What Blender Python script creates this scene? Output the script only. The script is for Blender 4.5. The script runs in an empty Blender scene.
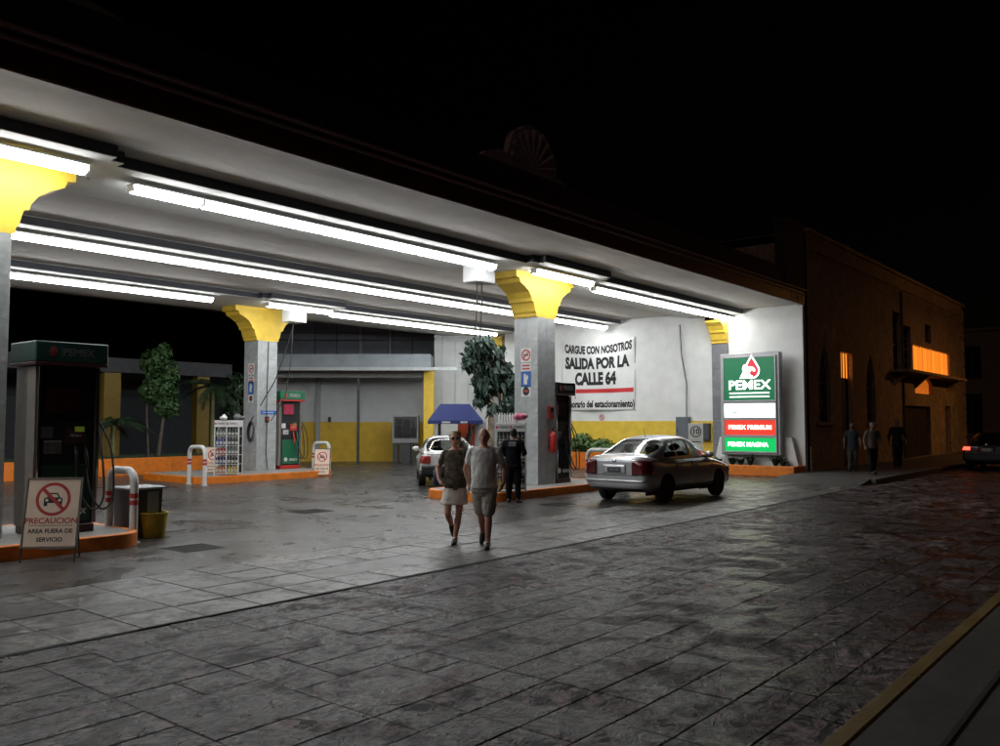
import bpy, bmesh, math, random
import numpy as np
from mathutils import Vector, Matrix

# ------------------------------------------------------------------ camera
SC = bpy.context.scene
COL = SC.collection
W, HH, CX, CY = 1000, 746, 500.0, 373.0
F, VPX, VPY, CH = 850.0, 1197.0, 421.0, 1.8
pitch = math.atan((VPY - CY) / F)
head = math.atan((VPX - CX) / (F / math.cos(pitch)))
cam_d = bpy.data.cameras.new('camera')
cam = bpy.data.objects.new('camera', cam_d); COL.objects.link(cam)
cam.location = (0, 0, CH)
cam.rotation_euler = (math.pi / 2 + pitch, 0, head - math.pi / 2)
cam_d.sensor_width = 36; cam_d.lens = F / W * 36
cam_d.clip_start = 0.05; cam_d.clip_end = 2000
SC.camera = cam

# ------------------------------------------------------------------ sky, moon-dim sun, exposure
wd = bpy.data.worlds.new('World'); SC.world = wd; wd.use_nodes = True
wn = wd.node_tree.nodes; wl = wd.node_tree.links
bg = wn['Background']; sky = wn.new('ShaderNodeTexSky')
sky.sky_type = 'NISHITA'; sky.sun_disc = False
sky.sun_elevation = math.radians(-4.0); sky.sun_rotation = math.radians(120)
wl.new(sky.outputs[0], bg.inputs[0]); bg.inputs[1].default_value = 0.006
sd = bpy.data.lights.new('night_sun', 'SUN'); sd.energy = 0.075; sd.angle = math.radians(22); sd.color = (1, .71, .64)
so = bpy.data.objects.new('night_sun', sd); COL.objects.link(so)
so.rotation_euler = (math.radians(56), 0, math.radians(14 - 90))
SC.view_settings.view_transform = 'Standard'; SC.view_settings.look = 'None'
SC.view_settings.exposure = 0.0; SC.view_settings.gamma = 1.0
SC.view_settings.use_curve_mapping = False
SC.render.engine = 'CYCLES'
SC.cycles.use_denoising = True
try: SC.cycles.denoiser = 'OPENIMAGEDENOISE'
except Exception: pass
SC.cycles.max_bounces = 6; SC.cycles.diffuse_bounces = 4; SC.cycles.glossy_bounces = 3
SC.cycles.transmission_bounces = 4; SC.cycles.transparent_max_bounces = 8
SC.cycles.sample_clamp_indirect = 6.0
SC.cycles.caustics_reflective = False; SC.cycles.caustics_refractive = False
TUBE = 27.0          # radiance of the fluorescent diffusers
random.seed(7)
R = random.random
def U(a, b): return random.uniform(a, b)

# pixel -> place helpers (a pixel gives a direction, the plane gives the distance)
_fw = np.array([math.cos(head) * math.cos(pitch), math.sin(head) * math.cos(pitch), math.sin(pitch)])
_rt = np.array([math.sin(head), -math.cos(head), 0.0]); _up = np.cross(_rt, _fw)
_C = np.array([0, 0, CH])
def ray(x, y): return _fw * F + _rt * (x - CX) - _up * (y - CY)
def G(x, y, z=0.0):
    d = ray(x, y); return Vector(_C + d * ((z - CH) / d[2]))
def atX(x, y, X):
    d = ray(x, y); return Vector(_C + d * (X / d[0]))
def atY(x, y, Y):
    d = ray(x, y); return Vector(_C + d * (Y / d[1]))
RT = Vector((_rt[0], _rt[1], 0)); FW = Vector((math.cos(head), math.sin(head), 0))
def CAMP(px, depth, z=0.0):
    """place on the line of sight column px at a plan depth"""
    return FW * depth + RT * ((px - CX) / F * depth) + Vector((0, 0, z))

# ------------------------------------------------------------------ materials
MATS = {}
def M(name, col, rough=.6, metal=0.0, var=.12, scale=6.0, bump=0.0, bscale=40.0, emit=0.0, ecol=None, spec=.5,
      rvar=0.0, coord='Object', alpha=None, trans=0.0, coat=0.0, objvar=0.0):
    if name in MATS: return MATS[name]
    m = bpy.data.materials.new(name); m.use_nodes = True; MATS[name] = m
    nt = m.node_tree; n = nt.nodes; l = nt.links
    p = n['Principled BSDF']
    p.inputs['Roughness'].default_value = rough; p.inputs['Metallic'].default_value = metal
    p.inputs['Specular IOR Level'].default_value = spec
    if coat: p.inputs['Coat Weight'].default_value = coat; p.inputs['Coat Roughness'].default_value = .06
    if trans: p.inputs['Transmission Weight'].default_value = trans
    tc = n.new('ShaderNodeTexCoord')
    c = (*col, 1)
    if var > 0 or objvar > 0:
        ns = n.new('ShaderNodeTexNoise'); ns.inputs['Scale'].default_value = scale
        ns.inputs['Detail'].default_value = 6; ns.inputs['Roughness'].default_value = .62
        l.new(tc.outputs[coord], ns.inputs['Vector'])
        rp = n.new('ShaderNodeValToRGB')
        rp.color_ramp.elements[0].position = .3; rp.color_ramp.elements[1].position = .72
        rp.color_ramp.elements[0].color = (*[x * (1 - var) for x in col], 1)
        rp.color_ramp.elements[1].color = (*[min(1, x * (1 + var)) for x in col], 1)
        l.new(ns.outputs['Fac'], rp.inputs['Fac']); out = rp.outputs['Color']
        if objvar > 0:
            oi = n.new('ShaderNodeObjectInfo'); mr = n.new('ShaderNodeMapRange')
            mr.inputs['To Min'].default_value = 1 - objvar; mr.inputs['To Max'].default_value = 1 + objvar
            l.new(oi.outputs['Random'], mr.inputs['Value'])
            mx = n.new('ShaderNodeMix'); mx.data_type = 'RGBA'; mx.blend_type = 'MULTIPLY'; mx.inputs['Factor'].default_value = 1
            l.new(out, mx.inputs['A']); l.new(mr.outputs[0], mx.inputs['B']); out = mx.outputs['Result']
        l.new(out, p.inputs['Base Color'])
        if rvar > 0:
            mr2 = n.new('ShaderNodeMapRange'); mr2.inputs['From Min'].default_value = .3; mr2.inputs['From Max'].default_value = .7
            mr2.inputs['To Min'].default_value = max(.04, rough - rvar); mr2.inputs['To Max'].default_value = min(1, rough + rvar)
            l.new(ns.outputs['Fac'], mr2.inputs['Value']); l.new(mr2.outputs[0], p.inputs['Roughness'])
    else:
        p.inputs['Base Color'].default_value = c
    if bump > 0:
        nb = n.new('ShaderNodeTexNoise'); nb.inputs['Scale'].default_value = bscale; nb.inputs['Detail'].default_value = 5
        l.new(tc.outputs[coord], nb.inputs['Vector'])
        b = n.new('ShaderNodeBump'); b.inputs['Strength'].default_value = bump; b.inputs['Distance'].default_value = .02
        l.new(nb.outputs['Fac'], b.inputs['Height']); l.new(b.outputs[0], p.inputs['Normal'])
    if emit > 0:
        p.inputs['Emission Color'].default_value = (*(ecol or col), 1); p.inputs['Emission Strength'].default_value = emit
    return m

def ground_mat(name, c0, c1, c2, rough, rvar, stamp, bstr, sc=1.0, objvar=0.0, patch=(.56, .68), fine_rng=(.72, 1.25), aniso=None, tight=0.0):
    """stained, slightly polished concrete in world coordinates; stamp adds a rough slate relief"""
    m = bpy.data.materials.new(name); m.use_nodes = True; MATS[name] = m
    nt = m.node_tree; n = nt.nodes; l = nt.links; p = n['Principled BSDF']
    geo = n.new('ShaderNodeNewGeometry')
    def noise(s, d=8, r=.6, dist=0.0, vec=None):
        t = n.new('ShaderNodeTexNoise'); t.inputs['Scale'].default_value = s; t.inputs['Detail'].default_value = d
        t.inputs['Roughness'].default_value = r; t.inputs['Distortion'].default_value = dist
        l.new(vec or geo.outputs['Position'], t.inputs['Vector']); return t.outputs['Fac']
    def ramp(f, a, b):
        a, b = a + tight * (.5 - a) if a < .5 else a, b + tight * (.5 - b) if a < .5 else b
        t = n.new('ShaderNodeMapRange'); t.inputs['From Min'].default_value = a; t.inputs['From Max'].default_value = b
        l.new(f, t.inputs['Value']); return t.outputs[0]
    def mix(f, a, b, mode='MIX'):
        t = n.new('ShaderNodeMix'); t.data_type = 'RGBA'; t.blend_type = mode
        if isinstance(f, float): t.inputs['Factor'].default_value = f
        else: l.new(f, t.inputs['Factor'])
        for s, v in (('A', a), ('B', b)):
            if isinstance(v, tuple): t.inputs[s].default_value = (*v, 1)
            else: l.new(v, t.inputs[s])
        return t.outputs['Result']
    big = ramp(noise(.35 * sc, 6, .6, .6), .38, .64)
    mid = ramp(noise(1.7 * sc, 8, .68, .9), .36, .66)
    fine = ramp(noise(9 * sc, 8, .7), .3, .7)
    col = mix(mid, c0, c1); 
    sv = None
    if aniso:
        mpp = n.new('ShaderNodeMapping'); mpp.inputs['Scale'].default_value = aniso; l.new(geo.outputs['Position'], mpp.inputs['Vector']); sv = mpp.outputs[0]
    sp = ramp(noise(2.6 * sc, 10, .74, 1.6, sv), *patch); col = mix(sp, col, c2)
    t = n.new('ShaderNodeMath'); t.operation = 'MULTIPLY'; l.new(big, t.inputs[0]); t.inputs[1].default_value = .75
    col = mix(t.outputs[0], col, c0)
    f2 = n.new('ShaderNodeMapRange'); f2.inputs['To Min'].default_value = fine_rng[0]; f2.inputs['To Max'].default_value = fine_rng[1]
    l.new(fine, f2.inputs['Value']); col = mix(1.0, col, f2.outputs[0], 'MULTIPLY')
    if objvar:
        oi = n.new('ShaderNodeObjectInfo'); f3 = n.new('ShaderNodeMapRange'); f3.inputs['To Min'].default_value = 1 - objvar; f3.inputs['To Max'].default_value = 1 + objvar
        l.new(oi.outputs['Random'], f3.inputs['Value']); col = mix(1.0, col, f3.outputs[0], 'MULTIPLY')
    l.new(col, p.inputs['Base Color'])
    rr = n.new('ShaderNodeMapRange'); rr.inputs['To Min'].default_value = rough - rvar; rr.inputs['To Max'].default_value = rough + rvar
    l.new(mid, rr.inputs['Value']); l.new(rr.outputs[0], p.inputs['Roughness'])
    hgt = noise(16 * sc, 8, .65, .3)
    if stamp:
        v = n.new('ShaderNodeTexVoronoi'); v.feature = 'F1'; v.inputs['Scale'].default_value = 9.0
        mp = n.new('ShaderNodeMapping'); mp.inputs['Scale'].default_value = (1, 1.9, 1)
        wv = n.new('ShaderNodeTexNoise'); wv.inputs['Scale'].default_value = 2.2; wv.inputs['Detail'].default_value = 5
        l.new(geo.outputs['Position'], wv.inputs['Vector'])
        ad = n.new('ShaderNodeVectorMath'); ad.operation = 'MULTIPLY_ADD'; ad.inputs[1].default_value = (1.4, 1.4, 0)
        l.new(wv.outputs['Color'], ad.inputs[0]); l.new(geo.outputs['Position'], ad.inputs[2])
        l.new(ad.outputs[0], mp.inputs['Vector']); l.new(mp.outputs[0], v.inputs['Vector'])
        rg = noise(11.0, 12, .75, .6)
        a = n.new('ShaderNodeMath'); a.operation = 'MULTIPLY_ADD'; l.new(v.outputs['Distance'], a.inputs[0]); a.inputs[1].default_value = .55; l.new(rg, a.inputs[2])
        hgt = a.outputs[0]
    b = n.new('ShaderNodeBump'); b.inputs['Strength'].default_value = bstr; b.inputs['Distance'].default_value = .03 if stamp else .012
    l.new(hgt, b.inputs['Height']); l.new(b.outputs[0], p.inputs['Normal'])
    return m

# ------------------------------------------------------------------ mesh helpers
class MB:
    def __init__(s): s.v = []; s.f = []; s.m = []
    def add(s, vs, fs, mi=0, mat=None):
        o = len(s.v)
        for p in vs:
            p = Vector(p)
            s.v.append(tuple(mat @ p) if mat is not None else tuple(p))
        for f in fs: s.f.append([o + i for i in f]); s.m.append(mi)
        return s
    def box(s, a, b, mi=0, mat=None, c=0.0):
        x0, y0, z0 = a; x1, y1, z1 = b
        if c <= 0:
            vs = [(x, y, z) for z in (z0, z1) for y in (y0, y1) for x in (x0, x1)]
            fs = [(0, 2, 3, 1), (4, 5, 7, 6), (0, 1, 5, 4), (2, 6, 7, 3), (0, 4, 6, 2), (1, 3, 7, 5)]
            return s.add(vs, fs, mi, mat)
        vs = []; idx = {}
        for ix, x in ((0, x0), (1, x1)):
            for iy, y in ((0, y0), (1, y1)):
                for iz, z in ((0, z0), (1, z1)):
                    sx = c if ix == 0 else -c; sy = c if iy == 0 else -c; sz = c if iz == 0 else -c
                    idx[ix, iy, iz] = len(vs)
                    vs += [(x, y + sy, z + sz), (x + sx, y, z + sz), (x + sx, y + sy, z)]
        fs = []
        g = lambda i, j, k, a: idx[i, j, k] + a
        for i in (0, 1):
            q = [g(i, 0, 0, 0), g(i, 1, 0, 0), g(i, 1, 1, 0), g(i, 0, 1, 0)]; fs.append(q if i else q[::-1])
            q = [g(0, i, 0, 1), g(1, i, 0, 1), g(1, i, 1, 1), g(0, i, 1, 1)]; fs.append(q[::-1] if i else q)
            q = [g(0, 0, i, 2), g(1, 0, i, 2), g(1, 1, i, 2), g(0, 1, i, 2)]; fs.append(q if i else q[::-1])
        for i in (0, 1):
            for j in (0, 1):
                fs.append([g(i, j, 0, 0), g(i, j, 1, 0), g(i, j, 1, 1), g(i, j, 0, 1)])
                fs.append([g(i, 0, j, 0), g(i, 1, j, 0), g(i, 1, j, 2), g(i, 0, j, 2)])
                fs.append([g(0, i, j, 1), g(1, i, j, 1), g(1, i, j, 2), g(0, i, j, 2)])
                for k in (0, 1): fs.append([g(i, j, k, 0), g(i, j, k, 1), g(i, j, k, 2)])
        return s.add(vs, fs, mi, mat)
    def tube(s, path, r, n=8, mi=0, mat=None, cap=True):
        P = [Vector(p) for p in path]
        rs = r if isinstance(r, (list, tuple)) else [r] * len(P)
        vs = []; prev = None
        for i, p in enumerate(P):
            t = (P[min(i + 1, len(P) - 1)] - P[max(i - 1, 0)]).normalized()
            if prev is None:
                a = Vector((0, 0, 1)) if abs(t.z) < .9 else Vector((1, 0, 0))
                u = t.cross(a).normalized()
            else: u = (prev - t * prev.dot(t)).normalized()
            prev = u; w = t.cross(u)
            for k in range(n):
                an = 2 * math.pi * k / n
                vs.append(p + (u * math.cos(an) + w * math.sin(an)) * rs[i])
        fs = []
        for i in range(len(P) - 1):
            for k in range(n):
                k2 = (k + 1) % n
                fs.append((i * n + k, i * n + k2, (i + 1) * n + k2, (i + 1) * n + k))
        if cap: fs.append(tuple(range(n))[::-1]); fs.append(tuple((len(P) - 1) * n + k for k in range(n)))
        return s.add(vs, fs, mi, mat)
    def lathe(s, prof, n=16, mi=0, mat=None, axis='z'):
        vs = []; fs = []
        for r, z in prof:
            for k in range(n):
                a = 2 * math.pi * k / n
                q = (r * math.cos(a), r * math.sin(a), z)
                if axis == 'y': q = (q[0], z, q[1])
                vs.append(q)
        for i in range(len(prof) - 1):
            for k in range(n):
                k2 = (k + 1) % n; fs.append((i * n + k, i * n + k2, (i + 1) * n + k2, (i + 1) * n + k))
        fs.append(tuple(range(n))[::-1]); fs.append(tuple((len(prof) - 1) * n + k for k in range(n)))
        return s.add(vs, fs, mi, mat)
    def prism(s, prof, a, b, axis='y', mi=0, mat=None):
        """extrude a 2-D outline; axis y: outline in (x,z), axis x: outline in (y,z), axis z: outline in (x,y)"""
        mk = {'y': lambda p, t: (p[0], t, p[1]), 'x': lambda p, t: (t, p[0], p[1]), 'z': lambda p, t: (p[0], p[1], t)}[axis]
        n = len(prof); vs = [mk(p, a) for p in prof] + [mk(p, b) for p in prof]
        fs = [(i, (i + 1) % n, n + (i + 1) % n, n + i) for i in range(n)] + [tuple(range(n))[::-1], tuple(range(n, 2 * n))]
        return s.add(vs, fs, mi, mat)
    def ell(s, c, r, n=12, m=8, mi=0, mat=None):
        vs = []; fs = []
        for i in range(m + 1):
            ph = math.pi * i / m
            for k in range(n):
                a = 2 * math.pi * k / n
                vs.append((c[0] + r[0] * math.sin(ph) * math.cos(a), c[1] + r[1] * math.sin(ph) * math.sin(a), c[2] + r[2] * math.cos(ph)))
        for i in range(m):
            for k in range(n):
                k2 = (k + 1) % n; fs.append((i * n + k, (i + 1) * n + k, (i + 1) * n + k2, i * n + k2))
        return s.add(vs, fs, mi, mat)
    def mesh(s, name, mats, smooth=0.0, fix=True):
        me = bpy.data.meshes.new(name)
        me.from_pydata(s.v, [], s.f); 
        mats = mats if isinstance(mats, (list, tuple)) else [mats]
        for m in mats: me.materials.append(m)
        if len(mats) > 1: me.polygons.foreach_set('material_index', s.m)
        me.validate()
        if fix:
            bm = bmesh.new(); bm.from_mesh(me); bmesh.ops.recalc_face_normals(bm, faces=bm.faces); bm.to_mesh(me); bm.free()
        if smooth > 0:
            me.polygons.foreach_set('use_smooth', [True] * len(me.polygons))
            me.set_sharp_from_angle(angle=math.radians(smooth))
        me.update()
        return me
    def build(s, name, mats, parent=None, smooth=0.0, fix=True):
        return link(name, s.mesh(name, mats, smooth, fix), parent)

def link(name, me, parent=None):
    o = bpy.data.objects.new(name, me); COL.objects.link(o)
    if parent is not None: o.parent = parent
    return o
def tag(o, label=None, cat=None, group=None, kind=None):
    if label: o['label'] = label
    if cat: o['category'] = cat
    if group: o['group'] = group
    if kind: o['kind'] = kind
    return o
def thing(name, label, cat, loc=(0, 0, 0), rz=0.0, group=None):
    o = bpy.data.objects.new(name, None); COL.objects.link(o); o.empty_display_size = .2
    o.location = loc; o.rotation_euler = (0, 0, rz)
    return tag(o, label, cat, group)
def copy_tree(o, parent=None):
    c = o.copy(); COL.objects.link(c)
    if parent is not None: c.parent = parent
    for ch in [x for x in COL.objects if x.parent == o]: copy_tree(ch, c)
    return c
def text_mesh(s, size, bold=0.0, sx=1.0, depth=.002, align='CENTER', shear=0.0):
    cu = bpy.data.curves.new('t', 'FONT'); cu.body = s; cu.size = size; cu.align_x = align; cu.align_y = 'CENTER'
    cu.offset = bold; cu.extrude = depth; cu.resolution_u = 3; cu.shear = shear
    o = bpy.data.objects.new('t', cu); COL.objects.link(o)
    dg = bpy.context.evaluated_depsgraph_get()
    me = bpy.data.meshes.new_from_object(o.evaluated_get(dg), depsgraph=dg)
    bpy.data.objects.remove(o); bpy.data.curves.remove(cu)
    if sx != 1: me.transform(Matrix.Diagonal((sx, 1, 1, 1)))
    return me
def lettering(s, size, mat, parent, loc, rot, bold=0.0, sx=1.0, depth=.002, shear=0.0, name='lettering', align='CENTER'):
    me = text_mesh(s, size, bold, sx, depth, align, shear); me.name = name
    me.materials.clear(); me.materials.append(mat)
    o = link(name, me, parent); o.location = loc; o.rotation_euler = rot
    return o
HP = math.pi / 2
ROT_MY = (HP, 0, 0)          # text in the xz plane, read from -y
ROT_MX = (HP, 0, -HP)        # text in the yz plane, read from -x

# common materials
white_paint = M('white_paint', (.62, .62, .60), .55, var=.1, bump=.15)
plaster = M('white_plaster', (.80, .81, .79), .75, var=.08, scale=1.6, bump=.25, bscale=25)
ceil_m = M('ceiling_plaster', (.54, .51, .475), .85, var=.16, scale=.5, bump=.35, bscale=9)
yellow = M('yellow_paint', (.84, .57, .06), .55, var=.12, scale=3, bump=.15)
orange = M('orange_paint', (.72, .19, .012), .5, var=.22, scale=5, bump=.2)
dkred = M('maroon_fascia', (.11, .018, .014), .45, var=.2, scale=2)
black = M('black_plastic', (.012, .012, .013), .35, var=.1)
rubber = M('rubber', (.02, .02, .02), .7, var=.1)
steel = M('steel', (.42, .42, .43), .35, metal=.9, var=.1)
dsteel = M('dark_steel', (.08, .08, .085), .45, metal=.6, var=.15)
galv = M('galvanised', (.3, .31, .32), .5, metal=.4, var=.15, scale=3)
red = M('red_paint', (.5, .03, .025), .4, var=.1)
green = M('station_green', (.012, .13, .06), .4, var=.1)
blue = M('sign_blue', (.02, .12, .42), .45, var=.05)
conc = M('island_concrete', (.24, .235, .22), .7, var=.2, bump=.3)
ink = M('black_ink', (.015, .015, .015), .6, var=0)
cable_m = M('black_cable', (.02, .02, .022), .5, var=0)
glass = M('dark_glass', (.02, .022, .025), .06, var=0, spec=.6)

# ================================================================== THE SETTING
road_m = ground_mat('stamped_concrete', (.022, .0165, .017), (.20, .152, .156), (.006, .005, .005), .46, .22, True, .75, objvar=.36, patch=(.495, .565), fine_rng=(.3, 1.7), aniso=(1.0, 1.7, 1), tight=.5)
MATS['stamped_concrete'].node_tree.nodes['Principled BSDF'].inputs['Specular IOR Level'].default_value = .32
fore_m = ground_mat('forecourt_concrete', (.046, .043, .040), (.088, .083, .076), (.034, .032, .030), .34, .12, False, .3, sc=.5, fine_rng=(.62, 1.35), patch=(.50, .80))
MATS['forecourt_concrete'].node_tree.nodes['Principled BSDF'].inputs['Specular IOR Level'].default_value = .34
walk_m = ground_mat('apron_concrete', (.055, .051, .047), (.21, .197, .182), (.026, .024, .022), .45, .12, False, .5, objvar=.42, patch=(.50, .60), fine_rng=(.4, 1.55), tight=.6)
grout_m = M('joint_grime', (.012, .011, .010), .9, var=.2)
asph = M('ground_dirt', (.035, .034, .033), .9, var=.2, coord='Generated')

def sheet(name, x0, y0, x1, y1, z, mat, nx=1, ny=1):
    vs = [(x0 + (x1 - x0) * i / nx, y0 + (y1 - y0) * j / ny, z) for j in range(ny + 1) for i in range(nx + 1)]
    fs = [(j * (nx + 1) + i, j * (nx + 1) + i + 1, (j + 1) * (nx + 1) + i + 1, (j + 1) * (nx + 1) + i) for j in range(ny) for i in range(nx)]
    me = bpy.data.meshes.new(name); me.from_pydata(vs, [], fs); me.materials.append(mat)
    return link(name, me)
KERB_Y, NEAR_Y, APR_Y = 7.13, 1.57, 9.55
tag(sheet('ground', -500, -500, 600, 600, -.06, asph), kind='structure')
road = tag(sheet('road', -60, NEAR_Y, 300, KERB_Y + .02, -.016, grout_m), kind='structure')
forecourt = tag(sheet('forecourt', -40, APR_Y + .004, 60, 60, 0, fore_m, 20, 12), kind='structure')

def piece_mesh(name, mat, c=.006, t=.03):
    mb = MB(); mb.box((-.5, -.5, -t), (.5, .5, 0)); 
    return mb.mesh(name, mat)
def slab_piece(name, parent, x0, y0, x1, y1, mat, z, gap=.0045, tilt=.0018, jit=.002):
    """one paving piece with a small chamfer: 22 triangles"""
    a, b, t, c = (x1 - x0) / 2 - gap, (y1 - y0) / 2 - gap, .04, .004
    vs = [(sx * a, sy * b, -t) for sy in (-1, 1) for sx in (-1, 1)] + [(sx * a, sy * b, -c) for sy in (-1, 1) for sx in (-1, 1)] \
        + [(sx * (a - c), sy * (b - c), 0) for sy in (-1, 1) for sx in (-1, 1)]
    fs = [(8, 9, 11, 10)]
    for o in (0, 4): fs += [(o, o + 1, o + 5, o + 4), (o + 1, o + 3, o + 7, o + 5), (o + 3, o + 2, o + 6, o + 7), (o + 2, o, o + 4, o + 6)]
    me = bpy.data.meshes.new(name); me.from_pydata(vs, [], fs); me.materials.append(mat)
    o = link(name, me, parent); o.location = ((x0 + x1) / 2, (y0 + y1) / 2, z + U(-jit, jit)); o.rotation_euler = (U(-tilt, tilt), U(-tilt, tilt), 0)
    return o
# stamped ashlar slabs of the street: courses along the street, broken lengths
pieces = []
NYC, CW = 14, .42; CH_ = (7.108 - 1.59) / NYC; NXC = int(47 / CW); used = set()
for i in range(NXC):
    for j in range(NYC):
        if (i, j) in used: continue
        opts = [(1, 1), (2, 1), (2, 1), (1, 2), (1, 1), (2, 2), (2, 1)]; random.shuffle(opts)
        for w_, h_ in opts + [(1, 1)]:
            cells = [(i + a_, j + b_) for a_ in range(w_) for b_ in range(h_)]
            if j + h_ <= NYC and i + w_ <= NXC + 3 and not any(c in used for c in cells): break
        used.update(cells)
        pieces.append((-1 + i * CW, 1.59 + j * CH_, -1 + (i + w_) * CW, 1.59 + (j + h_) * CH_))
pieces = [p for p in pieces if p[2] > .4]
def shown(p):      # rough size in the picture, to pick the 300 that show largest; those out of frame come last
    cx_, cy_ = (p[0] + p[2]) / 2, (p[1] + p[3]) / 2
    dpt = cx_ * _fw[0] + cy_ * _fw[1]; lat = cx_ * _rt[0] + cy_ * _rt[1]
    if dpt < 3.6 or abs(lat) > dpt * .64: return 0
    return (p[2] - p[0]) * (p[3] - p[1]) / dpt ** 3
pieces.sort(key=shown, reverse=True)
for p_ in pieces[:298]: slab_piece('paving_slab', road, *p_, road_m, -.004)
far = MB()
for x0_, y0_, x1_, y1_ in pieces[298:]:
    if x0_ < 23: far.box((x0_ + .0035, y0_ + .0035, -.044), (x1_ - .0035, y1_ - .0035, -.004 + U(-.0015, .0015)))
    else: far.box((x0_ + .004, y0_ + .004, -.044), (x1_ - .004, y1_ - .004, -.004))
fo = far.build('paving_slabs_far', road_m, road, fix=False); fo.name = 'distant_paving'; fo['kind'] = 'stuff'
# street surface past the slabs in view
tag(sheet('street_surface', 46, NEAR_Y, 300, KERB_Y, -.004, road_m), kind='structure')
# apron pavement in front of the forecourt: worn concrete flags, flush with the street
patch_m = ground_mat('repair_concrete', (.075, .072, .068), (.10, .096, .09), (.05, .048, .045), .45, .08, False, .2)
apron = tag(sheet('pavement', -40, KERB_Y + .05, 26.5, APR_Y, -.014, grout_m), kind='structure')
ar = [KERB_Y + .03, 7.76, 8.36, 8.96, APR_Y]
for r in range(4):
    x = -.5
    while x < 26.4:
        L = .62
        if r == 1 and 5.7 < x < 7.0: L = 1.86          # a cast repair in place of three tiles
        L = min(L, 26.5 - x)
        if x + L > 1:
            o = slab_piece('pavement_tile', apron, x, ar[r], x + L, ar[r + 1], patch_m if L > 1 else walk_m, .0, gap=.008, tilt=.003, jit=.003)
        x += L
# steel-edged street gutter along the apron, worn
gut = MB(); gx = -2.0
while gx < 26:
    L = U(2.2, 3.4); gut.box((gx + .006, KERB_Y - .018, -.05), (gx + L - .006, KERB_Y + .024, .004 + U(-.004, .006)), c=.006); gx += L
tag(gut.build('gutter_kerb', M('kerb_dark', (.03, .028, .027), .8, var=.3, bump=.4), apron), None)
# near pavement (camera stands on it) with its yellow kerb
near = MB(); near.box((-40, -6, -.05), (300, 1.43, .15))
near_o = tag(near.build('near_pavement', ground_mat('near_walk', (.06, .056, .052), (.095, .09, .083), (.03, .028, .027), .7, .08, False, .3)), kind='structure')
kx = -3.0; kerb_y = ground_mat('kerb_yellow_worn', (.20, .125, .03), (.26, .18, .05), (.08, .07, .05), .6, .08, False, .4)
while kx < 60:
    L = U(1.6, 2.0); mb = MB(); mb.box((kx + .003, 1.436, -.05), (kx + L - .003, 1.556, .156), c=.016)
    mb.build('kerb_stone', kerb_y, near_o); kx += L
for yy in (1.04,):
    mb = MB(); mb.box((-3, yy, .15), (40, yy + .03, .158)); mb.build('pavement_joint', grout_m, near_o)
# far pavement in front of the old house: raised, with ramped nose
fp = MB(); fp.prism([(24.2, -.05), (25.6, .14), (120, .14), (120, -.05)], KERB_Y + .16, 9.90, 'y')
fw_o = tag(fp.build('house_pavement', ground_mat('house_walk', (.055, .05, .047), (.085, .078, .072), (.03, .028, .026), .75, .08, False, .3)), kind='structure')
kx = 25.6
while kx < 90:
    mb = MB(); mb.box((kx + .006, KERB_Y + .0, -.05), (kx + 1.494, KERB_Y + .155, .146), c=.015); mb.build('kerb_stone', M('kerb_grey', (.09, .085, .08), .8, var=.2), fw_o); kx += 1.5
# iron grates let into the forecourt
for px, py, sx, sy, lb in ((193, 548, .62, .62, 'dark iron drain grate in the forecourt in front of the yellow bucket'),
                       (310, 511.5, .75, .6, 'dark iron drain grate in the forecourt between the two pump rows'),
                       (557, 504.5, .7, .55, 'dark iron drain grate in the forecourt behind the silver sedan')):
    p = G(px, py); t = thing('drain_grate', lb, 'drain', (p.x, p.y, 0)); t['group'] = 'drains in the forecourt'
    mb = MB(); w = .03
    mb.box((-sx / 2, -sy / 2, -.01), (sx / 2, -sy / 2 + w, .007)); mb.box((-sx / 2, sy / 2 - w, -.01), (sx / 2, sy / 2, .007))
    mb.box((-sx / 2, -sy / 2 + w, -.01), (-sx / 2 + w, sy / 2 - w, .007)); mb.box((sx / 2 - w, -sy / 2 + w, -.01), (sx / 2, sy / 2 - w, .007))
    mb.build('frame', M('grate_iron', (.012, .011, .010), .75, var=.2), t)
    mb = MB(); mb.box((-sx / 2 + w, -sy / 2 + w, -.008), (sx / 2 - w, sy / 2 - w, .0015)); mb.build('pit', M('pit_black', (.006, .006, .006), .9, var=0), t)
    k = -sx / 2 + .07
    while k < sx / 2 - .05:
        mb = MB(); mb.box((k, -sy / 2 + w, .0015), (k + .016, sy / 2 - w, .0055)); mb.build('bar', M('grate_iron', (.012, .011, .010), .75, var=.2), t); k += .05

# ================================================================== CANOPY
FX0, FX1, FY = -11.0, 28.0, 9.9
WALLX = 28.05
ZC, ZB = 5.68, 5.50
can = thing('station_canopy', 'long flat white canopy roof over the pumps with dark red fascia', 'canopy', (0, 0, 0))
mb = MB(); mb.prism([(FY + .12, ZC), (FY + .12, ZC + .24), (26.5, ZC + .24), (26.5, ZC)], FX0, FX1, 'x'); mb.build('ceiling', ceil_m, can)
mb = MB(); mb.box((FX0, FY, ZC - .03), (FX1, FY + .12, ZC + .27)); mb.build('fascia', dkred, can)
mb = MB(); mb.box((FX0, FY + .02, ZC - .055), (FX1, FY + .16, ZC - .03)); mb.build('drip_edge', M('drip_white', (.5, .48, .45), .6, var=.15), can)
mld = M('moulding_maroon', (.36, .22, .21), .45, var=.1)
for z0, z1, pr in ((ZC + .27, ZC + .32, .05), (ZC + .39, ZC + .44, .09)):
    mb = MB(); mb.box((FX0, FY - pr, z0), (FX1, FY + .12, z1), c=.012); mb.build('moulding', mld, can)
mb = MB(); mb.box((FX0, FY + .01, ZC + .32), (FX1, FY + .12, ZC + .39)); mb.build('frieze', dkred, can)
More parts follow.
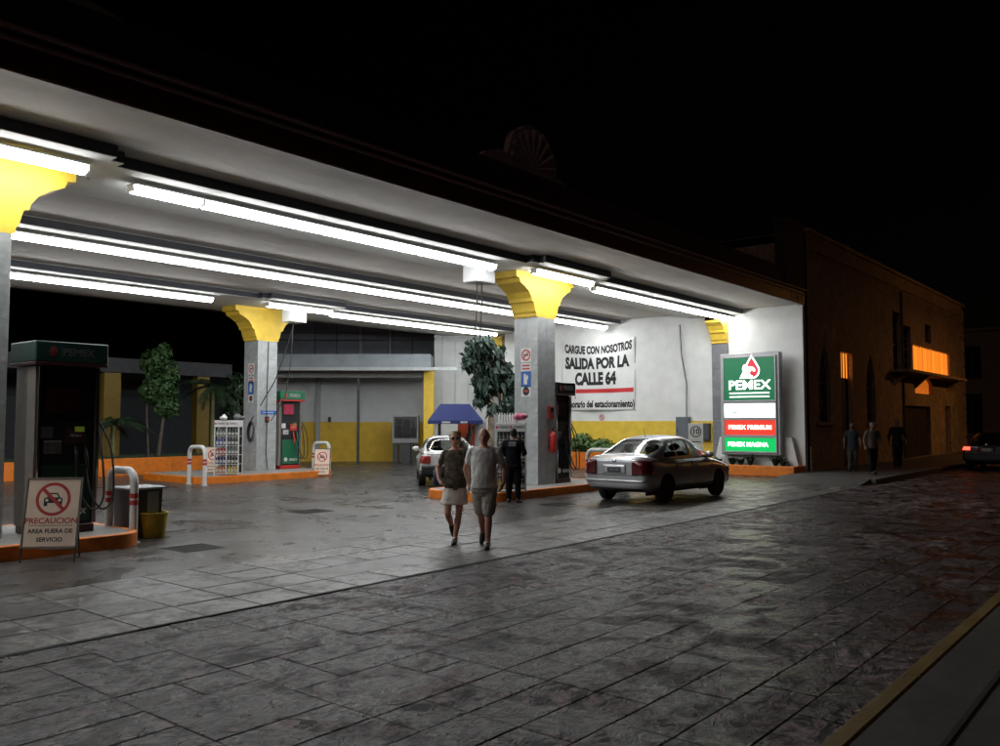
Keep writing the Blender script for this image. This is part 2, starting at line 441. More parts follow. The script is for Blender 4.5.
mb = MB(); mb.box((FX0, FY + .06, ZC + .44), (FX1 - 1.5, FY + .26, 6.67)); mb.build('parapet', M('parapet_dark', (.05, .03, .028), .8, var=.2), can)
mb = MB(); mb.box((FX1 - 1.5, FY - .02, ZC + .44), (FX1, FY + .4, 8.15)); mb.box((FX1 - 1.56, FY - .07, 8.15), (FX1, FY + .45, 8.27)); mb.build('end_pier', M('parapet_dark', (.05, .03, .028)), can)
crest_m = M('crest_plaster', (.40, .29, .28), .8, var=.2, bump=.3)
for cx in (3.6, 13.1):
    prof = [(-1.45, 6.67)]
    for k in range(25):
        a = math.pi * (1 - k / 24); r = 1.0 + .05 * abs(math.sin(a * 4.5))
        prof.append((math.cos(a) * .78 * r + (.12), 6.78 + math.sin(a) * .82 * r))
    prof += [(1.4, 6.67)]
    prof[1] = (-.95, 6.92); prof.insert(1, (-1.3, 6.8))
    prof = [(cx + p, z) for p, z in prof]
    mb = MB(); mb.prism(prof, FY + .08, FY + .22, 'y'); o = mb.build('crest', crest_m, can)
    rb = MB()
    for k in range(9):
        a = math.pi * (k + .5) / 9
        rb.tube([(cx + .12 + .2 * math.cos(a), FY + .08, 6.78 + .2 * math.sin(a)), (cx + .12 + .72 * math.cos(a), FY + .06, 6.78 + .76 * math.sin(a))], [.02, .05], 6)
    rb.build('shell_rib', crest_m, o, smooth=40)
lettering('PEMEX', .34, M('fascia_letter', (.62, .55, .53), .5, var=0), can, (27.35, FY - .012, ZC + .13), ROT_MY, bold=.006, sx=1.05)
# downstand beams: lit from below, their street sides painted dark
ROWS = ((12.53, 12.05, 14.0), (17.45, 16.95, 18.6), (22.35, 21.85, 24.9))
COLS1 = (4.40, 17.44)
beam_m = M('beam_paint', (.60, .60, .57), .8, var=.06, scale=.8)
def beam(y0, y1, wides, cut):
    prof = [(FX0, y0)]
    for c in wides:
        prof += [(c - 1.75, y0), (c - 1.75, y0 - .22), (c - 1.55, y0 - .22), (c - 1.55, y0 - .42), (c + 1.3, y0 - .42), (c + 1.3, y0 - .22), (c + 1.5, y0 - .22), (c + 1.5, y0)]
    prof += [(FX1, y0), (FX1, y1), (FX0, y1)]
    mb = MB(); mb.prism(prof, ZB, ZC, 'z'); mb.build('beam', beam_m, can)
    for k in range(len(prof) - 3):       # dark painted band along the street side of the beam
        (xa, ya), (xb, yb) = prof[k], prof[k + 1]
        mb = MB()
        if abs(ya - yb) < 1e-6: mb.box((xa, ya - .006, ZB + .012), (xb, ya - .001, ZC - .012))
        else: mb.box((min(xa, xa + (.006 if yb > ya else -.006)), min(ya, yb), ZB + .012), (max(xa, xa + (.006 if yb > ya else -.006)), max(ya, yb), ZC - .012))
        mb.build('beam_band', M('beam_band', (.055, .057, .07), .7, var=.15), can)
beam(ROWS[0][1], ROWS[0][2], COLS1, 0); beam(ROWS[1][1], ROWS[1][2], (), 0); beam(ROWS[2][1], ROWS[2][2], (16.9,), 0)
# roof edge along the back of the canopy
mb = MB(); mb.box((FX0, 26.5, ZC - .02), (FX1, 26.62, ZC + .5)); mb.build('rear_fascia', M('rear_dark', (.02, .018, .02), .8), can)

# ------------------------------------------------------------------ fluorescent lights
tube_m = M('fluorescent_glow', (.9, .95, .93), .5, var=0, emit=TUBE, ecol=(.97, .99, 1.0))
hous_m = M('fixture_white', (.75, .76, .75), .4, var=.03)
def fixture_meshes(L):
    h = MB(); h.box((-L / 2, -.14, -.035), (L / 2, .14, 0), c=.008)
    t = MB(); n = 10; prof = []
    for k in range(n + 1):
        a = math.pi + math.pi * k / n; prof.append((.135 * math.cos(a), -.036 + .115 * math.sin(a)))  # lens drawn oversize so its shape takes in the tube's glare
    t.prism(prof, -L / 2 + .035, L / 2 - .035, 'x')
    e = MB()
    e.box((L / 2 - .034, -.10, -.13), (L / 2 - .002, .10, -.036), c=.004)
    k = MB(); k.tube([(L / 2 - .02, -.03, -.13), (L / 2 - .02, -.03, -.18), (L / 2 + .03, -.03, -.20)], .008, 6)
    return h.mesh('housing', hous_m), t.mesh('tube', tube_m, 40), e.mesh('end_cap', hous_m), k.mesh('hook', dsteel, 40)
FM = {L: fixture_meshes(L) for L in (1.19, 2.49)}
def light(x, y, L, lab, grp):
    t = thing('fluorescent_light', lab, 'ceiling light', (x, y, ZB - .06), 0, grp)
    mb = MB(); [mb.tube([(q, 0, 0), (q, 0, .06)], .012, 6) for q in (-L * .35,)]; sm_ = mb.mesh('stem', hous_m)
    link('stem', sm_, t); link('stem', sm_, t).location = (L * .7, 0, 0)
    for nm, me in zip(('housing', 'tube', 'end_cap', 'hook'), FM[L]): link(nm, me, t)
    link('end_cap', FM[L][2], t).rotation_euler = (0, 0, math.pi)
lab = ['lit white fluorescent tube light in the canopy row nearest the street', 'lit white fluorescent tube light in the middle canopy row between pump islands',
       'lit white fluorescent tube light in the canopy row nearest the orange planter']
grp = ['street side row of canopy lights', 'middle row of canopy lights', 'rear row of canopy lights']
def lrow(k, xs):
    for x0, L in xs: light(x0 + L / 2, ROWS[k][0], L, lab[k], grp[k])
lrow(0, [(6.35, 1.19)] + [(7.57 + 2.5 * i, 2.49) for i in range(3)] + [(19.29 + 2.5 * i, 2.49) for i in range(3)] + [(26.79, 1.19)])
lrow(0, [(.2 - 2.5 * i, 2.49) for i in range(3)])
lrow(1, [(5.2 + 2.5 * i, 2.49) for i in range(9)] + [(2.7 - 2.5 * i, 2.49) for i in range(4)])
lrow(2, [(-3.6 + 2.5 * i, 2.49) for i in range(4)] + [(6.4 + 2.5 * i, 2.49) for i in range(3)] + [(18.3 + 2.5 * i, 2.49) for i in range(3)] + [(25.8, 1.19)])
for c, k, lb in ((4.40, 0, 'lit fluorescent tube light set forward of the yellow capital at the frame edge pillar'), (17.44, 0, 'lit fluorescent tube light set forward of the yellow capital nearest the silver car'), (16.9, 2, 'lit tube light forward of the yellow capital above the pump with a red screen')):
    light(c - .15, ROWS[k][0] - .42, 2.49, lb, 'lights in front of the pillar capitals')

# ------------------------------------------------------------------ pillars
tile_m = M('marble_tile', (.40, .42, .42), .22, var=.2, scale=5, bump=.05, rvar=.06, objvar=.06)
ZI = .2
CS = .75
def capital_profile(z0, z1, half, top):
    # half outline from shaft to flared top: small base ring, concave sweep, stepped lip
    return [(half, z0), (half + .05, z0 + .02), (half + .05, z0 + .09), (half + .09, z0 + .14), (half + .13, z0 + .30), (half + .15, z0 + .36), (half + .22, z0 + .38),
            (half + .24, z0 + .46), (half + .34, z0 + .60), (half + .52, z0 + .72), (half + .70, z0 + .80), (half + .74, z0 + .90), (top, z0 + .92), (top, z1)]
def pillar(x0, y0, label, zt=4.42, z0=ZI):
    t = thing('tiled_pillar', label, 'pillar', (x0 + CS / 2, y0 + CS / 2, z0), 0, 'tiled canopy pillars')
    h = CS / 2; top = zt - z0
    mb = MB(); mb.box((-h + .012, -h + .012, -.0), (h - .012, h - .012, top)); mb.build('core', M('tile_joint', (.16, .165, .165), .8, var=.1), t)
    nrow = 7; th = top / nrow; g = .0015
    meX = MB(); meX.box((-h + g, -.011, g), (-g / 1, .011, th - g)); meX.box((g, -.011, g), (h - g, .011, th - g)); 
    for r in range(nrow):
        for q in range(4):
            for sd in (0, 1):
                a = -h + .001 + sd * h; b = a + h - .002
                m2 = MB(); m2.box((a + g, -.011, g), (b - g, .011, th - g), c=.002)
                o = m2.build('tile', tile_m, t)
                rz = q * HP; o.rotation_euler = (0, 0, rz)
                d = h - .011 if q % 2 == 0 else h - .011
                o.location = (math.sin(rz) * d, -math.cos(rz) * d, r * th)
    zc0 = top; zc1 = ZB - z0 - .001
    pr = capital_profile(zc0, zc1, h, h + .86)
    prof = [(x, z) for x, z in pr] + [(-x, z) for x, z in reversed(pr)]
    mb = MB(); mb.prism(prof, -h, h, 'y'); mb.build('capital', yellow, t, smooth=20)
    return t
PA = pillar(17.07, 12.75, 'grey marble tiled pillar with yellow capital beside the silver car island')
P0 = pillar(4.03, 12.75, 'grey tiled pillar with yellow capital next to the no-entry warning board')
PB = pillar(16.34, 23.55, 'grey marble tiled pillar with a coiled cable and bottle rack at its foot')
# half pilaster with bracket against the end wall
pl = thing('wall_pilaster', 'grey tiled pilaster with yellow scroll bracket beside the lit price sign', 'pilaster', (WALLX, 12.9, 0))
for r in range(5):
    mb = MB(); mb.box((-.12, -.29, .01 + r * .9), (-.002, .29, .005 + (r + 1) * .9), c=.003); mb.build('tile', M('pilaster_tile', (.20, .205, .22), .4, var=.2, scale=4, objvar=.08), pl)
pr = capital_profile(4.51, ZB - .001, .1, .62)
pr = [(-min(x, .62), z) for x, z in pr if x < .85] + [(-.62, 5.30), (-.62, ZB - .001)]
mb = MB(); mb.prism(pr + [(-.002, ZB - .001), (-.002, 4.51)], -.29, .29, 'y'); mb.build('bracket', yellow, pl, smooth=20)

# ------------------------------------------------------------------ end wall with banner
ew = thing('end_wall', 'white painted block wall with yellow dado closing the forecourt', 'wall', (0, 0, 0))
mb = MB(); mb.box((WALLX, 10.0, 0), (WALLX + .24, 22.7, ZC - .002)); mb.build('wall', plaster, ew)
mb = MB(); mb.box((WALLX - .006, 13.2, .0), (WALLX - .001, 22.7, 1.8)); mb.build('painted_band', yellow, ew)

# ------------------------------------------------------------------ banner: hung by its corners, sagging between them
bx = WALLX - .035
def wav(y, z):   # shallow folds running in from the corners
    u = (y - 16.35) / 3.35; w = (z - 2.2) / 2.75
    return .02 * math.sin(9 * (u - w)) * (1 - abs(2 * u - 1) * .3) + .012 * math.sin(17 * (u + .7 * w)) + .02 * math.sin(5 * u + 2)
def bpos(u, w):
    """u 0..1 from the street side to the far side, w 0..1 bottom to top"""
    y = 16.35 + 3.35 * u; sag = .20 * 4 * u * (1 - u) * w ** 2
    z = 2.2 + 2.78 * w - sag
    return y, z
ban = thing('banner', 'white cloth banner with black capitals and a long red arrow', 'banner', (0, 0, 0))
mb = MB(); nu, nw = 48, 36
mb.add([(bx + wav(*bpos(i / nu, j / nw)), *bpos(i / nu, j / nw)) for j in range(nw + 1) for i in range(nu + 1)],
       [(j * (nu + 1) + i, j * (nu + 1) + i + 1, (j + 1) * (nu + 1) + i + 1, (j + 1) * (nu + 1) + i) for j in range(nw) for i in range(nu)])
cl = mb.build('cloth', M('banner_cloth', (.78, .79, .78), .7, var=.05), ban, smooth=80)
sm = cl.modifiers.new('thick', 'SOLIDIFY'); sm.thickness = .003; sm.offset = 0
def banner_text(s, size, u, w, sx, bold, col, hgt=1.0):
    me = text_mesh(s, size, bold, 1.0, 0.0)
    bm = bmesh.new(); bm.from_mesh(me)
    bmesh.ops.subdivide_edges(bm, edges=[e for e in bm.edges if e.calc_length() > .12], cuts=2)
    bmesh.ops.triangulate(bm, faces=bm.faces)
    xs = [v.co.x for v in bm.verts]; wid = max(xs) - min(xs)
    for v in bm.verts:
        uu = u - v.co.x / wid * sx; ww = w + v.co.y * hgt / 2.78
        y, z = bpos(uu, ww); v.co = (bx + wav(y, z) - .006, y, z)
    bm.to_mesh(me); bm.free(); me.materials.clear(); me.materials.append(col); me.name = 'lettering'
    return link('lettering', me, ban)
banner_text('CARGUE CON NOSOTROS', .36, .5, .905, .93, .019, ink, 1.3)
banner_text('SALIDA POR LA', .46, .52, .69, .88, .027, ink, 1.35)
banner_text('CALLE 64', .50, .53, .455, .57, .029, ink, 1.35)
banner_text('En horario del estacionamiento)', .30, .50, .09, .98, .013, ink, 1.25)
arrow = [(.02, .315), (.86, .315), (.86, .34), (.985, .275), (.86, .195), (.86, .255), (.02, .255)]
mb = MB(); st = 26
for k in range(st):
    a, b = .02 + (.80 - .02) * k / st, .02 + (.80 - .02) * (k + 1) / st
    q = [(a, .253), (b, .253), (b, .312), (a, .312)]
    mb.add([(bx + wav(*bpos(*p)) - .007, *bpos(*p)) for p in q], [(0, 1, 2, 3)])
q = [(.80, .17), (.80, .36), (.88, .31), (.955, .275)]
mb.add([(bx + wav(*bpos(*p)) - .008, *bpos(*p)) for p in q], [(0, 1, 2, 3)])
mb.build('arrow', M('banner_red', (.6, .03, .03), .6, var=.05), ban)
mb = MB()
for u, w in ((0, 0), (1, 0), (0, 1), (1, 1)):
    y, z = bpos(u, w); mb.tube([(bx + .03, y, z), (WALLX + .01, y + (.05 if u else -.05), z + (.05 if w else -.05))], .006, 6)
mb.build('eyelet_cord', cable_m, ban)

sign_white = M('sign_white', (.66, .66, .64), .45, var=.06)
sign_red = M('sign_red', (.45, .035, .03), .5, var=.08)
def ring(mb, r0, r1, n=28, d=.002):
    vs = [(r * math.cos(2 * math.pi * k / n), -d, r * math.sin(2 * math.pi * k / n)) for r in (r0, r1) for k in range(n)]
    mb.add(vs, [(k, (k + 1) % n, n + (k + 1) % n, n + k) for k in range(n)])
def disc(mb, r, n=28, d=.001):
    mb.add([(r * math.cos(2 * math.pi * k / n), -d, r * math.sin(2 * math.pi * k / n)) for k in range(n)], [tuple(range(n))])
def slash(mb, r, w, d=.0035, a=-45):
    c, s = math.cos(math.radians(a)), math.sin(math.radians(a))
    mb.add([(c * x - s * z, -d, s * x + c * z) for x, z in ((-r, -w), (r, -w), (r, w), (-r, w))], [(0, 1, 2, 3)])
# little round no-parking plate under the banner
p = atX(602, 417.5, WALLX)
rs = thing('round_sign', 'small round prohibition sign on the white wall under the banner', 'sign', (WALLX - .004, p.y, p.z), -HP)
mb = MB(); mb.lathe([(.12, -.008), (.12, 0)], 24, axis='y'); mb.build('plate', sign_white, rs)
mb = MB(); ring(mb, .085, .118, d=.010); slash(mb, .1, .012, .0115); mb.build('red_ring', sign_red, rs, fix=False)
lettering('E', .13, ink, rs, (0, -.0095, 0), ROT_MY, bold=.004, depth=0)

# electrical boxes and conduit on the end wall
def ybox(name, label, cat, y, z, w, h, d, mat):
    t = thing(name, label, cat, (WALLX - .001, y, z))
    mb = MB(); mb.box((-d, -w / 2, 0), (-.006, w / 2, h), c=.012); mb.build('case', mat, t)
    mb = MB(); mb.box((-d - .012, -w / 2 + .03, .03), (-d - .001, w / 2 - .03, h - .03), c=.005); dd = mb.build('door', mat, t)
    mb = MB(); mb.box((-d - .03, w / 2 - .09, h * .45), (-d - .012, w / 2 - .06, h * .58)); mb.build('latch', black, dd)
    return t
p = atX(685, 450, WALLX); gb = M('cabinet_grey', (.13, .15, .17), .5, var=.1)
t = ybox('electrical_cabinet', 'tall grey electrical cabinet on the yellow dado behind the speed sign', 'cabinet', p.y, .95, .5, 1.0, .22, gb)
mb = MB(); pts = [(-.05, .0, 1.0)] + [(-.05, .02 * math.sin(k), 1.0 + k * .35) for k in range(1, 9)] + [(-.05, .28, 4.1)]
mb.tube([(-.05, -.1, .95), (-.05, -.12, 2.2), (-.05, .06, 3.2), (-.05, .12, 4.35)], .02, 6); mb.build('conduit', cable_m, t, smooth=40)
p = atX(707, 440, WALLX)
ybox('meter_box', 'small dark meter box on the yellow dado beside the pilaster', 'meter box', p.y, 1.1, .34, .62, .16, M('meter_dark', (.06, .065, .07), .5, var=.1))

# ------------------------------------------------------------------ lit price sign on its plinth with planter
sx0 = WALLX - .62
ps = thing('price_sign', 'backlit green, white, red and green fuel sign in a grey frame', 'sign', (sx0, 11.62, 0))
fr = M('sign_frame', (.42, .42, .43), .4, metal=.3, var=.08)
hw = 1.04
def ring_box(mb, y0, y1, z0, z1, x0, x1, w):
    mb.box((x0, y0, z0), (x1, y0 + w, z1), c=.006); mb.box((x0, y1 - w, z0), (x1, y1, z1), c=.006)
    mb.box((x0, y0 + w, z0), (x1, y1 - w, z0 + w), c=.004); mb.box((x0, y0 + w, z1 - w), (x1, y1 - w, z1), c=.004)
mb = MB(); mb.box((.02, -hw, .66), (.30, hw, 4.1), c=.02); mb.build('cabinet', fr, ps)
pan = ((2.40, 3.98, 'logo_panel'), (1.96, 2.30, 'white_panel'), (1.34, 1.84, 'red_panel'), (.78, 1.22, 'green_panel'))
pan = ((2.32, 3.97), (1.70, 2.21), (1.20, 1.60), (.72, 1.10))
zs = [atX(757, yy, sx0).z for yy in (357, 400, 403.5, 417.5, 420, 435, 438, 451.5)]
pan = [(zs[1], zs[0]), (zs[3], zs[2]), (zs[5], zs[4]), (zs[7], zs[6])]
glow = [M('sign_green_lit', (.0, .12, .05), .3, var=0, emit=.55, ecol=(.004, .16, .06)),
        M('sign_white_lit', (.8, .85, .82), .3, var=0, emit=2.6, ecol=(.88, 1, .93)),
        M('sign_red_lit', (.5, .04, .02), .3, var=0, emit=.8, ecol=(.85, .04, .025)),
        M('sign_magna_lit', (.0, .3, .08), .3, var=0, emit=1.0, ecol=(.0, .50, .10))]
lit_w = M('letters_lit', (.9, .9, .88), .3, var=0, emit=3.0, ecol=(.97, 1, .95))
lit_r = M('letters_lit_warm', (.9, .9, .8), .3, var=0, emit=4.2, ecol=(1, .84, .5))
lit_g = M('letters_lit_green', (.8, .9, .8), .3, var=0, emit=4.0, ecol=(.78, 1, .82))
for k, (z0, z1) in enumerate(pan):
    mb = MB(); ring_box(mb, -hw + .1, hw - .1, z0 - .05, z1 + .05, -.04, .018, .05); f_ = mb.build('panel_frame', fr, ps)
    mb = MB(); mb.box((-.012, -hw + .152, z0 + .002), (.016, hw - .152, z1 - .002)); mb.build('lit_panel', glow[k], f_)
pw = 2 * (hw - .152)
z0, z1 = pan[0]; zc = (z0 + z1) / 2; ph = z1 - z0
lettering('PEMEX', .43, lit_w, ps, (-.015, 0, z0 + ph * .345), ROT_MX, bold=.006, sx=1.15)
for dz, hh in ((.165, .05), (.08, .05)):
    mb = MB(); mb.box((-.018, -.70, z0 + ph * dz - hh / 2), (-.0125, .70, z0 + ph * dz + hh / 2)); mb.build('stripe', M('letters_dim', (.8, .85, .8), .3, var=0, emit=1.2, ecol=(.8, 1, .85)), ps)
# emblem: white drop outline, red drop inside, white bird head overlapping it. y decreases to the right as seen
def sy_(pts, x): return [(x, -a, b) for a, b in pts]
def drop(cx, cz, r, h, n=24):
    out = []
    for k in range(n + 1):
        a = math.radians(-215 + 250 * k / n + 0) ; out.append((cx + r * math.cos(a), cz + r * math.sin(a)))
    out.append((cx, cz + h)); return out
ez = z0 + ph * .69; k_ = ph / 1.75
mb = MB(); o_ = drop(.10, ez, .34 * k_, .66 * k_); mb.add(sy_(o_, -.0150), [tuple(range(len(o_)))]); mb.build('emblem_outline', lit_w, ps, fix=False)
mb = MB(); o_ = drop(.10, ez, .28 * k_, .55 * k_); mb.add(sy_(o_, -.0165), [tuple(range(len(o_)))])
mb.build('emblem_drop', M('emblem_red', (.5, .02, .03), .3, var=0, emit=.8, ecol=(.62, .02, .035)), ps, fix=False)
bird = [(-.42, -.32), (.02, -.32), (.14, -.22), (.02, -.16), (.02, -.05), (.10, .02), (.20, -.05), (.25, -.02), (.24, .06), (.17, .13), (.06, .17), (-.06, .16), (-.10, .24), (-.20, .26), (-.28, .18), (-.30, .05), (-.27, -.05), (-.34, -.16)]
mb = MB(); o_ = [(a * k_ + .02, ez + b * k_) for a, b in bird]; mb.add(sy_(o_, -.0180), [tuple(range(len(o_)))]); mb.build('emblem_bird', lit_w, ps, fix=False)
mb = MB(); o_ = [(-.50, .012), (-.36, .012), (-.30, -.002), (-.34, -.016), (-.5, -.016)]; zz = (pan[1][0] + pan[1][1]) / 2 - .06
mb.add(sy_([(a - .1, zz + b * 1.6) for a, b in o_], -.0135), [tuple(range(len(o_)))]); mb.build('price_mark', M('faded_green', (.1, .4, .2), .5, var=0, emit=.5, ecol=(.2, .7, .4)), ps, fix=False)
lettering('PEMEX PREMIUM', .2, lit_r, ps, (-.015, 0, (pan[2][0] + pan[2][1]) / 2), ROT_MX, bold=.004, sx=1.02)
lettering('PEMEX MAGNA', .2, lit_g, ps, (-.015, .08, (pan[3][0] + pan[3][1]) / 2), ROT_MX, bold=.004, sx=1.02)
sp = thing('sign_plinth', 'white battered plinth under the lit fuel sign with orange planter edge', 'plinth', (sx0, 11.62, 0))
mb = MB(); prof = [(-1.62, .2), (1.5, .2), (1.26, 1.28), (-1.22, 1.28)]
mb = MB(); mb.prism([(-1.55, .12), (1.5, .12), (1.22, 1.26), (-1.28, 1.26)], .31, .55, 'x'); mb.build('block', plaster, sp)
mb = MB(); mb.box((-.42, -1.62, 0), (-.30, 1.55, .34), c=.015); mb.box((-.30, -1.62, 0), (.6, -1.5, .34), c=.015); mb.box((-.30, 1.43, 0), (.6, 1.55, .34), c=.015); mb.build('planter_edge', orange, sp)
mb = MB(); mb.box((-.298, -1.498, .02), (.308, 1.428, .30)); mb.build('soil', M('soil', (.04, .028, .02), .95, var=.3, bump=.8), sp)
leafd = M('agave_leaf', (.03, .055, .03), .5, var=.3, objvar=.2)
def agave(loc, r, h, n, label, mat, parent=None, group='spiky plants in the sign planter'):
    mb = MB()
    for k in range(n):
        a = 2 * math.pi * k / n + U(-.2, .2); e = U(.25, 1.1); L = U(.8, 1.1)
        d = Vector((math.cos(a), math.sin(a), 0)); s = Vector((-d.y, d.x, 0)); w = .035 * r / .3
        p0 = d * .02; p1 = d * r * .5 * math.cos(e) * L + Vector((0, 0, h * .6 * L)); p2 = d * r * math.cos(e * .6) * L + Vector((0, 0, h * math.sin(e) * L + .05))
        mb.add([p0 - s * w, p0 + s * w, p1 + s * w * 1.1, p1 - s * w * 1.1, p2], [(0, 1, 2, 3), (3, 2, 4)])
    o = mb.build('agave_plant', mat, parent, fix=False); o.location = loc
    tag(o, label, 'plant', group); return o
for y, r, h, lb in ((12.75, .30, .32, 'low spiky plant at the pilaster end of the sign planter'), (12.25, .34, .34, 'low spiky plant beneath the green fuel panel'), (11.95, .3, .3, 'low spiky plant in the middle of the sign planter'), (11.62, .34, .42, 'tallest low spiky plant in the middle of the sign planter'), (10.75, .36, .4, 'low spiky plant at the street end of the sign planter'), (10.5, .3, .36, 'small spiky plant by the street corner of the sign planter')):
    agave((sx0 - .02, y, .3), r, h, 22, lb, leafd)

# ------------------------------------------------------------------ hedge strip below the banner
leafg = M('leaf_green', (.045, .10, .03), .5, var=.35, scale=9, spec=.4, objvar=.15)
leafk = M('leaf_dark', (.03, .06, .028), .45, var=.35, scale=9, objvar=.15)
def leaf_cloud(mb, c, r, n, size, droop=.2, flat=.5):
    c = Vector(c)
    for _ in range(n):
        d = Vector((random.gauss(0, 1), random.gauss(0, 1), random.gauss(0, 1))); d.normalize()
        rr = (R() ** .45); p = c + Vector((d.x * r[0], d.y * r[1], d.z * r[2])) * rr
        nrm = Vector((d.x + random.gauss(0, .5), d.y + random.gauss(0, .5), abs(d.z) + flat + random.gauss(0, .4))).normalized()
        ax = nrm.cross(Vector((random.gauss(0, 1), random.gauss(0, 1), random.gauss(0, .5) - droop)))
        if ax.length < 1e-3: continue
        ax.normalize(); bx_ = nrm.cross(ax); s = size * U(.65, 1.3)
        a, b = ax * s, bx_ * s * .36
        mb.add([p - a * .5, p + b - a * .05 + nrm * s * .05, p + a * .5 - Vector((0, 0, s * droop)), p - b - a * .05 + nrm * s * .05], [(0, 1, 2, 3)])
hp = thing('hedge_trough', 'low orange planter trough with leafy hedge at the foot of the end wall', 'planter', (0, 0, 0))
mb = MB(); mb.box((WALLX - 1.1, 15.2, 0), (WALLX - 1.0, 22.2, .62), c=.01); mb.box((WALLX - 1.0, 15.2, 0), (WALLX - .01, 15.3, .62), c=.01); mb.box((WALLX - 1.0, 22.1, 0), (WALLX - .01, 22.2, .62), c=.01); mb.build('trough', orange, hp)
mb = MB(); mb.box((WALLX - .998, 15.302, .05), (WALLX - .01, 22.098, .56)); mb.build('soil', M('soil', (.04, .028, .02)), hp)
y = 15.7; k = 0
for (y, h) in ((15.9, .32), (16.7, .28), (17.5, .42), (18.4, .55), (19.3, .5), (20.2, .55), (21.2, .5)):
    mb = MB(); leaf_cloud(mb, (0, 0, h * .7), (.42, .5, h * .75), 420, .16); 
    for q in range(10): mb.tube([(U(-.1, .1), U(-.2, .2), 0), (U(-.3, .3), U(-.4, .4), h)], .008, 4)
    o = mb.build('hedge_shrub', M('hedge_leaf', (.07, .15, .035), .5, var=.35, scale=9, objvar=.15), fix=False); o.location = (WALLX - .55, y, .56); tag(o, 'leafy green hedge shrub growing against the yellow dado under the banner', 'shrub', 'hedge shrubs under the banner')

# ------------------------------------------------------------------ workshop at the back, set at an angle to the street
RZ = head - HP
def LX(px, d): return (px - CX) / F * d
def LZ(py, d): return CH + (VPY - py) / F * d
gw = M('workshop_grey', (.52, .54, .54), .8, var=.1, scale=1.2, bump=.15)
bl = M('fascia_bluegrey', (.30, .34, .37), .6, var=.12, scale=2)
ws = thing('workshop', 'open grey workshop bay with yellow dado and pale blue flat roof edge', 'building', FW * 38, RZ)
def wbox(name, mat, px0, px1, z0, z1, d0, d1, c=0.0, par=None):
    mb = MB(); mb.box((LX(px0, d0), d0 - 38, z0), (LX(px1, d0), d1 - 38, z1), c=c); return mb.build(name, mat, par or ws)
wbox('wall', gw, 254, 431, 1.76, 4.5, 38.0, 38.2)
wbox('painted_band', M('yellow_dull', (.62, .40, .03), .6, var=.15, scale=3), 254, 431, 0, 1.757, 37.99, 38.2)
wbox('wall_rib', M('rib_grey', (.34, .36, .36), .7, var=.1), 316, 320, 0, 4.0, 37.85, 37.985)
wbox('roof_edge', bl, 262, 430, LZ(368, 35.4), LZ(354, 35.4), 35.4, 38.3)
wbox('gutter', M('gutter_pale', (.50, .53, .53), .5, var=.1), 262, 457, LZ(370.5, 35.3), LZ(367.2, 35.3), 35.25, 35.39)
wbox('header_beam', M('header_grey', (.36, .37, .36), .7, var=.1), 262, 424, LZ(377.5, 36.2), LZ(370.7, 36.2), 36.2, 36.45)
wbox('post', dsteel, 357, 359.5, 0, LZ(378, 36.3), 36.22, 36.32)
wbox('corner_post', yellow, 423.5, 433.5, 0, LZ(371, 36.0), 36.0, 36.42, c=.01)
mb = MB(); mb.box((LX(345, 38) - .035, -.09, 1.8), (LX(345, 38) + .035, -.002, 2.2)); 
mb = MB(); mb.box((LX(330, 38) - .06, -.08, LZ(422, 38)), (LX(330, 38) + .06, -.012, LZ(417, 38)), c=.01); mb.build('switch_box', black, ws)
# clerestory above: posts, rails and sheet panels
cm = M('clerestory_sheet', (.16, .18, .21), .6, var=.15, scale=2, objvar=.1)
d = 41.0
for px0, px1 in ((270, 292), (292, 314), (314, 336), (336, 359), (361, 388), (391, 412), (412, 446)):
    wbox('sheet_panel', cm, px0 + .3, px1 - .3, 4.5, LZ(318, d), d, d + .06)
for px in (360, 389.5): wbox('mullion', M('mullion_pale', (.30, .32, .34), .6), px - 1.4, px + 1.4, 4.5, LZ(316, d), d - .12, d + .08)
for py in (340, 333): wbox('wire', cable_m, 270, 446, LZ(py, 40.5), LZ(py, 40.5) + .03, 40.5, 40.53)
wbox('upper_gutter', bl, 270, 446, LZ(318, d), LZ(315, d), d - .2, d + .4)
# vertical cladding wall between the bay and the end wall
cw = thing('cladding_wall', 'pale grey vertical sheet wall behind the blue stall roof and leafy tree', 'wall', FW * 37, RZ)
clad = M('cladding_grey', (.54, .56, .56), .55, var=.1, scale=2, objvar=.05)
x = LX(434, 37); k = 0
while x < LX(512, 37):
    mb = MB(); w = .56 if k % 3 else .36
    mb.box((x + .006, 0, 0), (x + w - .006, .05 + .02 * (k % 2), 5.9), c=.004); mb.build('sheet_panel', clad, cw); x += w; k += 1
mb = MB(); mb.box((LX(434, 37), .08, 0), (x, .2, 5.85)); mb.build('backing', gw, cw)
mb = MB(); mb.box((LX(484, 36.4), -.5, LZ(358, 36.4)), (LX(507, 36.4), -.08, LZ(336, 36.4)), c=.02); mb.build('bracket', yellow, cw)
mb = MB(); mb.box((LX(494, 36.4), -.45, 0), (LX(511, 36.4), -.1, LZ(358.5, 36.4)), c=.01); mb.build('pilaster', M('pil_grey', (.25, .26, .27), .6, var=.1), cw)
